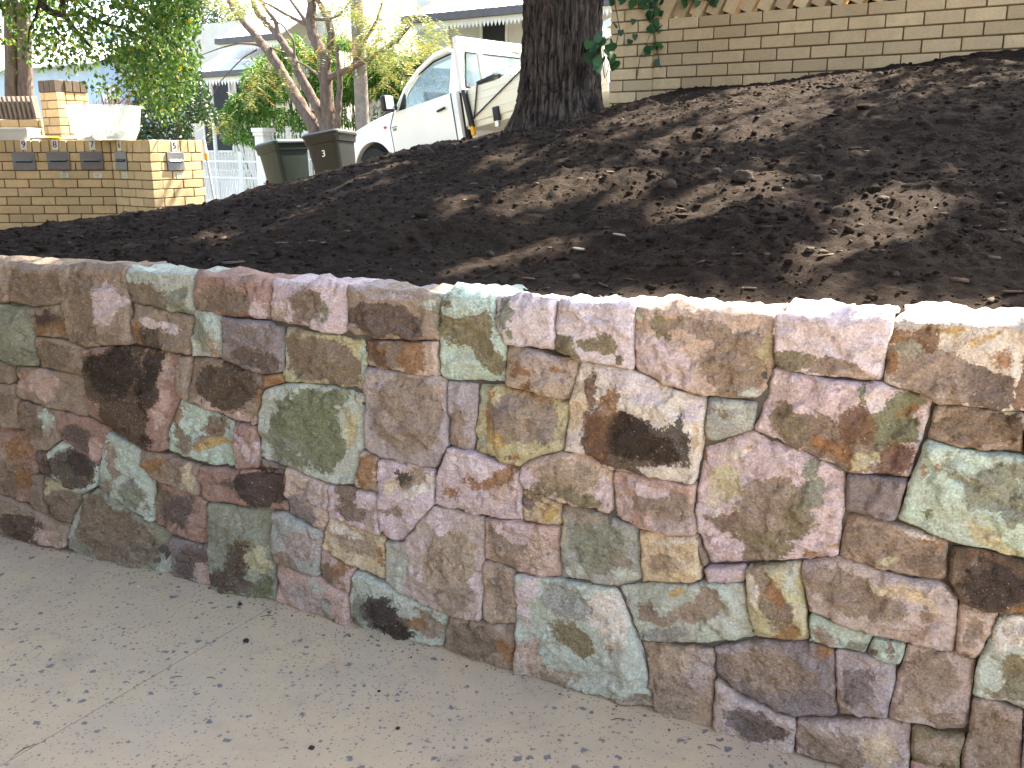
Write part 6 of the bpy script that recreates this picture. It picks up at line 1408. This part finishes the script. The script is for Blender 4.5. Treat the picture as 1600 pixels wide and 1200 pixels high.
# ---- jacaranda across the street
QJ = 15.1
jb = atq(515, 210, QJ); jg = float(street_z(np.array(jb[0]), np.array(jb[1]))); ja = empty('feathery_tree', (jb[0], jb[1], jg - .1), label='feathery-leaved tree with several leaning trunks behind the bins', cat='tree'); bj = np.array(ja.location)
def J(*pp, dq=0): return [atq(320 + x / 5.333, y / 5.333, QJ + dq) - bj for x, y in pp]
root = np.array([0, 0, 0.0])
limb(ja, [root] + J((930, 1090), (850, 950), (750, 800), (690, 690), (600, 520), (500, 390), (400, 270), (270, 120), (200, 0)), .16, .06, M_BARK2, 'trunk', jit=.01)
limb(ja, [root] + J((1000, 1060), (960, 930), (880, 790), (780, 600), (700, 420), (620, 310), (520, 200), (420, 80), (380, -60)), .13, .05, M_BARK2, 'trunk', jit=.01)
limb(ja, [root] + J((1045, 1080), (1020, 880), (1000, 650), (990, 480), (920, 330), (880, 200), (895, 0), (900, -150)), .17, .09, M_BARK2, 'trunk', jit=.01)
limb(ja, [root] + J((1105, 1070), (1115, 860), (1125, 640), (1105, 480), (1110, 380)), .09, .04, M_BARK2, 'trunk', jit=.008)
limb(ja, J((1010, 560), (1040, 440), (1060, 280), (1020, 150), (960, 30), (920, -90)), .095, .06, M_BARK2, 'limb', jit=.008)
limb(ja, J((1030, 650), (1150, 600), (1290, 530), (1450, 440), (1600, 340), (1720, 200)), .075, .035, M_BARK2, 'limb', jit=.008)
limb(ja, J((1230, 560), (1290, 430), (1340, 330), (1430, 180), (1480, 20)), .05, .02, M_BARK2, 'limb')
limb(ja, J((860, 210), (750, 160), (640, 100), (540, 40), (440, 0)), .045, .02, M_BARK2, 'limb')
limb(ja, J((850, 190), (780, 90), (700, -20)), .05, .025, M_BARK2, 'limb')
limb(ja, J((920, 160), (1020, 165), (1120, 130), (1220, 0)), .035, .015, M_BARK2, 'limb')
limb(ja, J((620, 310), (590, 170), (520, 90), (450, -20)), .06, .03, M_BARK2, 'limb')
limb(ja, J((750, 500), (740, 330), (640, 200), (500, 140)), .03, .012, M_BARK2, 'limb')
limb(ja, J((520, 410), (420, 370), (280, 360), (130, 400), (-60, 470)), .03, .01, M_BARK2, 'limb')
limb(ja, J((440, 410), (320, 480), (220, 580), (120, 690), (20, 900)), .02, .007, M_BARK2, 'limb')
limb(ja, J((650, 440), (560, 400), (440, 370)), .03, .015, M_BARK2, 'limb'); limb(ja, J((960, 640), (860, 560), (770, 510)), .035, .02, M_BARK2, 'limb')
fr_c = []
def fronds(cx_, cy_, rx, ry, n_):
    for _ in range(n_): fr_c.append(atq(320 + (cx_ + rng.normal() * rx) / 5.333, (cy_ + rng.normal() * ry) / 5.333, QJ + rng.uniform(-1.3, 1.0)))
fronds(1380, 100, 180, 110, 110); fronds(1500, 560, 80, 80, 36); fronds(1480, 330, 130, 100, 44); fronds(1700, 250, 120, 130, 50); fronds(300, 40, 120, 50, 60); fronds(430, 600, 60, 80, 26); fronds(380, 740, 60, 50, 16)
fronds(880, 430, 100, 80, 14); fronds(600, 650, 70, 70, 22); fronds(100, 1000, 70, 60, 26); fronds(1050, 30, 160, 60, 36); fronds(200, -20, 200, 50, 26); fronds(1250, 330, 90, 90, 22); fronds(1880, 330, 70, 90, 44); fronds(1650, 430, 90, 90, 40); fronds(700, -60, 200, 60, 30)
fp, fd, fl = [], [], []
for c in fr_c:
    an = random.uniform(0, 6.28); ax = np.array([math.cos(an), math.sin(an), -.55]); ax /= np.linalg.norm(ax); side = np.cross(ax, (0, 0, 1)); side /= np.linalg.norm(side); Lf = random.uniform(.28, .48); cf = random.random()
    for k in range(9):
        p_ = c + ax * Lf * k / 9 + np.array([0, 0, -.10 * (k / 9) ** 2])
        for sg in (-1, 1): fp.append(p_); fd.append(side * sg + ax * .5 + rng.normal(0, .15, 3)); fl.append(cf)
fp, fd, fl = np.array(fp), np.array(fd), np.array(fl); n = len(fp)
M_JAC = leafmat('feathery_leaf', '616f3e', '8b8d4c', 'a87c3a', .35, .5)
link('crown', leaf_mesh('crown', fp - bj, fd, rng.uniform(.07, .12, n), rng.uniform(.014, .024, n), fl), M_JAC, ja)

# ---- bamboo clump behind the fence
QBm = 17.2; cb = atq(480, 210, QBm); gb = float(street_z(np.array(cb[0]), np.array(cb[1]))); bam = empty('bamboo_clump', (cb[0], cb[1], gb), label='dense clump of green bamboo behind the picket fence', cat='bamboo'); bb = np.array(bam.location)
M_CULM = pmat('bamboo_culm', '4d5a38', '69734a', 10, .6, 0); tips = []
for k in range(70):
    x = random.uniform(385, 640); P = atq(x, 235, QBm + random.uniform(-.5, 1.0)); P[2] = gb; hh = random.uniform(2.6, 4.6) if x > 430 else random.uniform(1.8, 3.0); ln = random.uniform(-.5, .3)
    mb = MB(); mb.tube([P - bb, P - bb + (ln * .3, 0, hh * .5), P - bb + (ln, -.2, hh)], [.018, .015, .006], 6); mb.build('culm', M_CULM, bam)
lims2 = [(352, 175), (365, 140), (385, 110), (420, 80), (470, 50), (540, 60), (600, 80), (640, 90)]
pp = []
while len(pp) < 27000:
    x = random.uniform(350, 650); top_ = np.interp(x, [p[0] for p in lims2], [p[1] for p in lims2]); bot = np.interp(x, [350, 400, 440, 520, 650], [200, 205, 190, 175, 175]); y = random.uniform(top_, bot + 20)
    if y > bot - 20 and random.random() < .7: continue
    if mn.noise(Vector((x * .03, y * .03, 3.3))) < -.22: continue
    pp.append(atq(x, y, QBm + random.uniform(-1.0, 1.1)))
pp = np.array(pp); n = len(pp)
M_BAM = leafmat('bamboo_leaf', '23461b', '55802f', '93a24c', .38)
link('crown', leaf_mesh('crown', pp - bb, rng.normal(size=(n, 3)) * .6 + np.array([0, 0, -.8]), rng.uniform(.12, .24, n), rng.uniform(.026, .05, n), rng.random(n)), M_BAM, bam)

# ---- dark flowering shrub beside the letterbox wall
sb = at(275, 300, 15.5); gs = float(street_z(np.array(sb[0]), np.array(sb[1]))); shr = empty('flowering_shrub', (sb[0], sb[1], gs), label='tall dark shrub with small white flowers behind the letterbox wall', cat='shrub'); bs = np.array(shr.location)
for k in range(9): limb(shr, [(random.uniform(-.3, .3), 0, 0), (random.uniform(-.6, .6), random.uniform(-.3, .3), 1.2), (random.uniform(-1.0, 1.0), random.uniform(-.4, .4), 2.6)], .03, .008, M_BARK2, 'stem', 6)
pp = []
while len(pp) < 7000:
    x = random.uniform(205, 345); y = random.uniform(np.interp(x, [205, 240, 300, 345], [175, 60, 90, 190]), 330)
    if x > 300 and y > 190: continue
    pp.append(at(x, y, random.uniform(14.9, 16.4)))
pp = np.array(pp); n = len(pp)
link('crown', leaf_mesh('crown', pp - bs, rng.normal(size=(n, 3)), rng.uniform(.06, .11, n), rng.uniform(.035, .06, n), rng.random(n)), M_DARKLEAF, shr)
sel = pp[rng.choice(n, 110, False)] + np.array([0, -.25, 0])
link('blossoms', scatter_mesh('blossoms', v1, f1, sel - bs, np.full((110, 3), .022), np.zeros(110), .3), M_PLATE, shr, kind='stuff')
# bare twiggy shrub behind the tub
tw = empty('bare_shrub', tuple(at(180, 240, 11.0)), label='leafless twiggy grey shrub behind the plastic tub', cat='shrub'); ot = np.array(tw.location)
for k in range(46):
    x = random.gauss(182, 22); y = random.uniform(128, 160); P = at(x, y, random.uniform(10.8, 11.6)) - ot; m_ = P * .5 + rng.normal(0, .07, 3)
    mb = MB(); mb.tube([rng.normal(0, .04, 3), m_, P], [.012, .008, .003], 5); mb.build('twig', M_BARK2, tw)
# dark conifer rising behind the awning house, and a paler garden tree beyond the ute
for (x, y, q, rr, nn, mat, lab) in ((315, 20, 24.0, 1.3, 20, M_DARKLEAF, 'dark dense tree rising behind the awnings of the pale house'), (640, 130, 17.4, .5, 9, M_BAM, 'low green bush against the white terrace house')):
    c = atq(x, y, q); g_ = float(street_z(np.array(c[0]), np.array(c[1]))); t_ = empty('garden_tree', (c[0], c[1], g_), label=lab, cat='tree'); o_ = np.array(t_.location)
    limb(t_, [(0, 0, 0), (.05, 0, max(.3, c[2] - g_ - .4)), (0, 0, c[2] - g_ + rr * .5)], .10, .04, M_BARK2, 'trunk')
    pts_ = crown_points([c + rng.normal(0, rr * .55, 3) for _ in range(nn)], 230, rr * .5); n = len(pts_)
    link('crown', leaf_mesh('crown', pts_ - o_, rng.normal(size=(n, 3)), rng.uniform(.09, .16, n), rng.uniform(.05, .08, n), rng.random(n)), mat, t_)

# ---- vine with heart-shaped leaves on the brick pier and around the trunk
M_VINE = leafmat('vine_leaf', '1d4226', '35602c', None, .15, .45)
def heart():
    mb = MB(); pr = [(0, 0), (.3, .12), (.5, -.1), (.45, -.42), (.25, -.72), (0, -1.0), (-.25, -.72), (-.45, -.42), (-.5, -.1), (-.3, .12)]
    n = len(pr); vs = [(x, .10 * abs(x) ** 1.2 - .04 * z * z, z) for x, z in pr] + [(0, .0, -.4)]
    mb.add(vs, [(i, (i + 1) % n, n) for i in range(n)]); me = mb.mesh('leaf')
    a_ = me.attributes.new('lc', 'FLOAT', 'POINT'); a_.data.foreach_set('value', np.full(len(me.vertices), random.random(), np.float32)); me.materials.append(M_VINE)
    for p_ in me.polygons: p_.use_smooth = True
    return me
hearts = [heart() for _ in range(5)]
def vine(name, base, F0, stems, leaves_, label):
    o = empty(name, tuple(base), label=label, cat='vine'); ob = np.array(o.location)
    for st_ in stems: mb = MB(); mb.tube([at(x, y, F) - ob for x, y, F in st_], .004, 6); mb.build('stem', M_BARK2, o)
    for (x, y, F, s_) in leaves_:
        l = bpy.data.objects.new('leaf', random.choice(hearts)); col.objects.link(l); l.parent = o
        l.location = at(x, y, F) - ob; l.scale = (s_,) * 3; l.rotation_euler = (random.uniform(-.7, .2), random.uniform(-.7, .7), random.uniform(-.9, .9) + ANG * .5)
wl_ = lambda x: 7.66 - (x - 955) / 642 * 1.6 - .07
lv = [(random.gauss(1022, 12), y + random.uniform(-4, 4), wl_(1015), random.uniform(.045, .075)) for y in range(-8, 84, 3)]
lv += [(1030, 66, wl_(1020), .07), (1028, 92, wl_(1020), .075), (1012, 76, wl_(1015), .06), (985, 62, wl_(990), .05), (970, 47, wl_(975), .05), (962, 38, wl_(970), .05), (990, 30, wl_(990), .045), (1016, 20, wl_(1015), .07)]
lv += [(x, random.uniform(-12, 4), wl_(x), random.uniform(.06, .09)) for x in range(958, 1035, 8)] + [(x, random.uniform(-14, 3), wl_(x), random.uniform(.05, .08)) for x in range(1070, 1120, 7)]
vine('climbing_vine', at(1020, 100, wl_(1020)), 7, [[(1022, -20, wl_(1020)), (1018, 30, wl_(1018)), (1024, 60, wl_(1018)), (1030, 98, wl_(1020))], [(960, 0, wl_(970)), (968, 45, wl_(970)), (960, 80, wl_(970))], [(995, 120, wl_(990)), (1000, 90, wl_(990)), (1018, 50, wl_(1010))]], lv, 'green climbing vine with heart-shaped leaves hanging over the brick pier')
lv = [(933 + random.gauss(0, 5), y, 6.55, random.uniform(.06, .085)) for y in range(54, 100, 5)] + [(958, 66, 6.7, .09), (950, 78, 6.7, .08), (962, 95, 6.8, .08), (940, 93, 6.6, .09), (932, 90, 6.5, .08), (948, 60, 6.7, .07), (955, 86, 6.8, .07)]
vine('climbing_vine', at(945, 120, 6.7), 7, [[(945, 122, 6.7), (940, 90, 6.6), (935, 50, 6.6)], [(948, 118, 6.7), (955, 80, 6.75), (950, 60, 6.7)]], lv, 'tuft of heart-shaped vine leaves growing at the side of the big trunk')

# ---- garden shrub filling the space behind the screen bricks
gsx, gsy = BA + BD * 2.2 + N2 * 1.0
gs_ = empty('garden_shrub', (gsx, gsy, float(street_z(np.array(gsx), np.array(gsy)))), label='dense green shrub glimpsed through the gaps of the brick screen', cat='shrub'); og = np.array(gs_.location)
cs = [np.array([*(BA + BD * random.uniform(.5, 4.6) + N2 * random.uniform(.5, .8)), random.uniform(2.3, 3.1)]) for _ in range(80)]
for k in range(6):
    c0 = BA + BD * (.8 + .6 * k) + N2 * .8; limb(gs_, [(c0[0] - og[0], c0[1] - og[1], 0), (c0[0] - og[0] + .05, c0[1] - og[1], .8), (c0[0] - og[0], c0[1] - og[1] + .05, 1.4)], .03, .012, M_BARK2, 'stem', 6)
pts_ = crown_points(cs, 110, .3); n = len(pts_)
link('crown', leaf_mesh('crown', pts_ - og, rng.normal(size=(n, 3)), rng.uniform(.07, .12, n), rng.uniform(.04, .07, n), rng.random(n)), M_DARKLEAF, gs_)

# ================================================================== UNSEEN BLOCK added beside the driveway to shade the wall and slabs on that side
ap = empty('added_shade_block', (-3.6, -8.0, 0), label='unseen brown block with an overhang, added to shade the left end of the wall', cat='light blocker')
M_SHADE_BLOCK = pmat('shade_block_brick', '7c5f4a', '6b503e', 3, .9, .3, 60, .004, 'World')  # dark brown, to limit light bounced onto the wall
MB().box(-6.0, 0, 0, 10.6, -.3, 8.6).build('wall', M_SHADE_BLOCK, ap)
MB().box(-6.2, .35, -.2, 10.8, 8.6, 8.85).build('roof_slab', M_CONC, ap)
for z in (1.0, 3.8, 6.4):
    for y in (1.6, 4.6, 7.6):
        w = MB().box(-.02, .012, y - .7, y + .7, z, z + 1.2).build('window', M_DARK, ap); MB().box(-.01, .06, y - .8, y + .8, z - .1, z - .005).build('sill', M_CONC, w)

# unseen overhang, added to cut the sky light on the left of the wall
uf = MB().box(0, 2.65, 0, 11.2, 2.40, 8.6).build('shade_overhang', M_SHADE_BLOCK, ap)
MB().box(.02, 2.60, .05, 11.15, 2.33, 2.398).build('soffit', M_CONC, uf)
for y in (1.0, 4.6): MB().box(1.75, 2.05, y - .15, y + .15, -.02, 2.33).build('column', M_SHADE_BLOCK, uf)
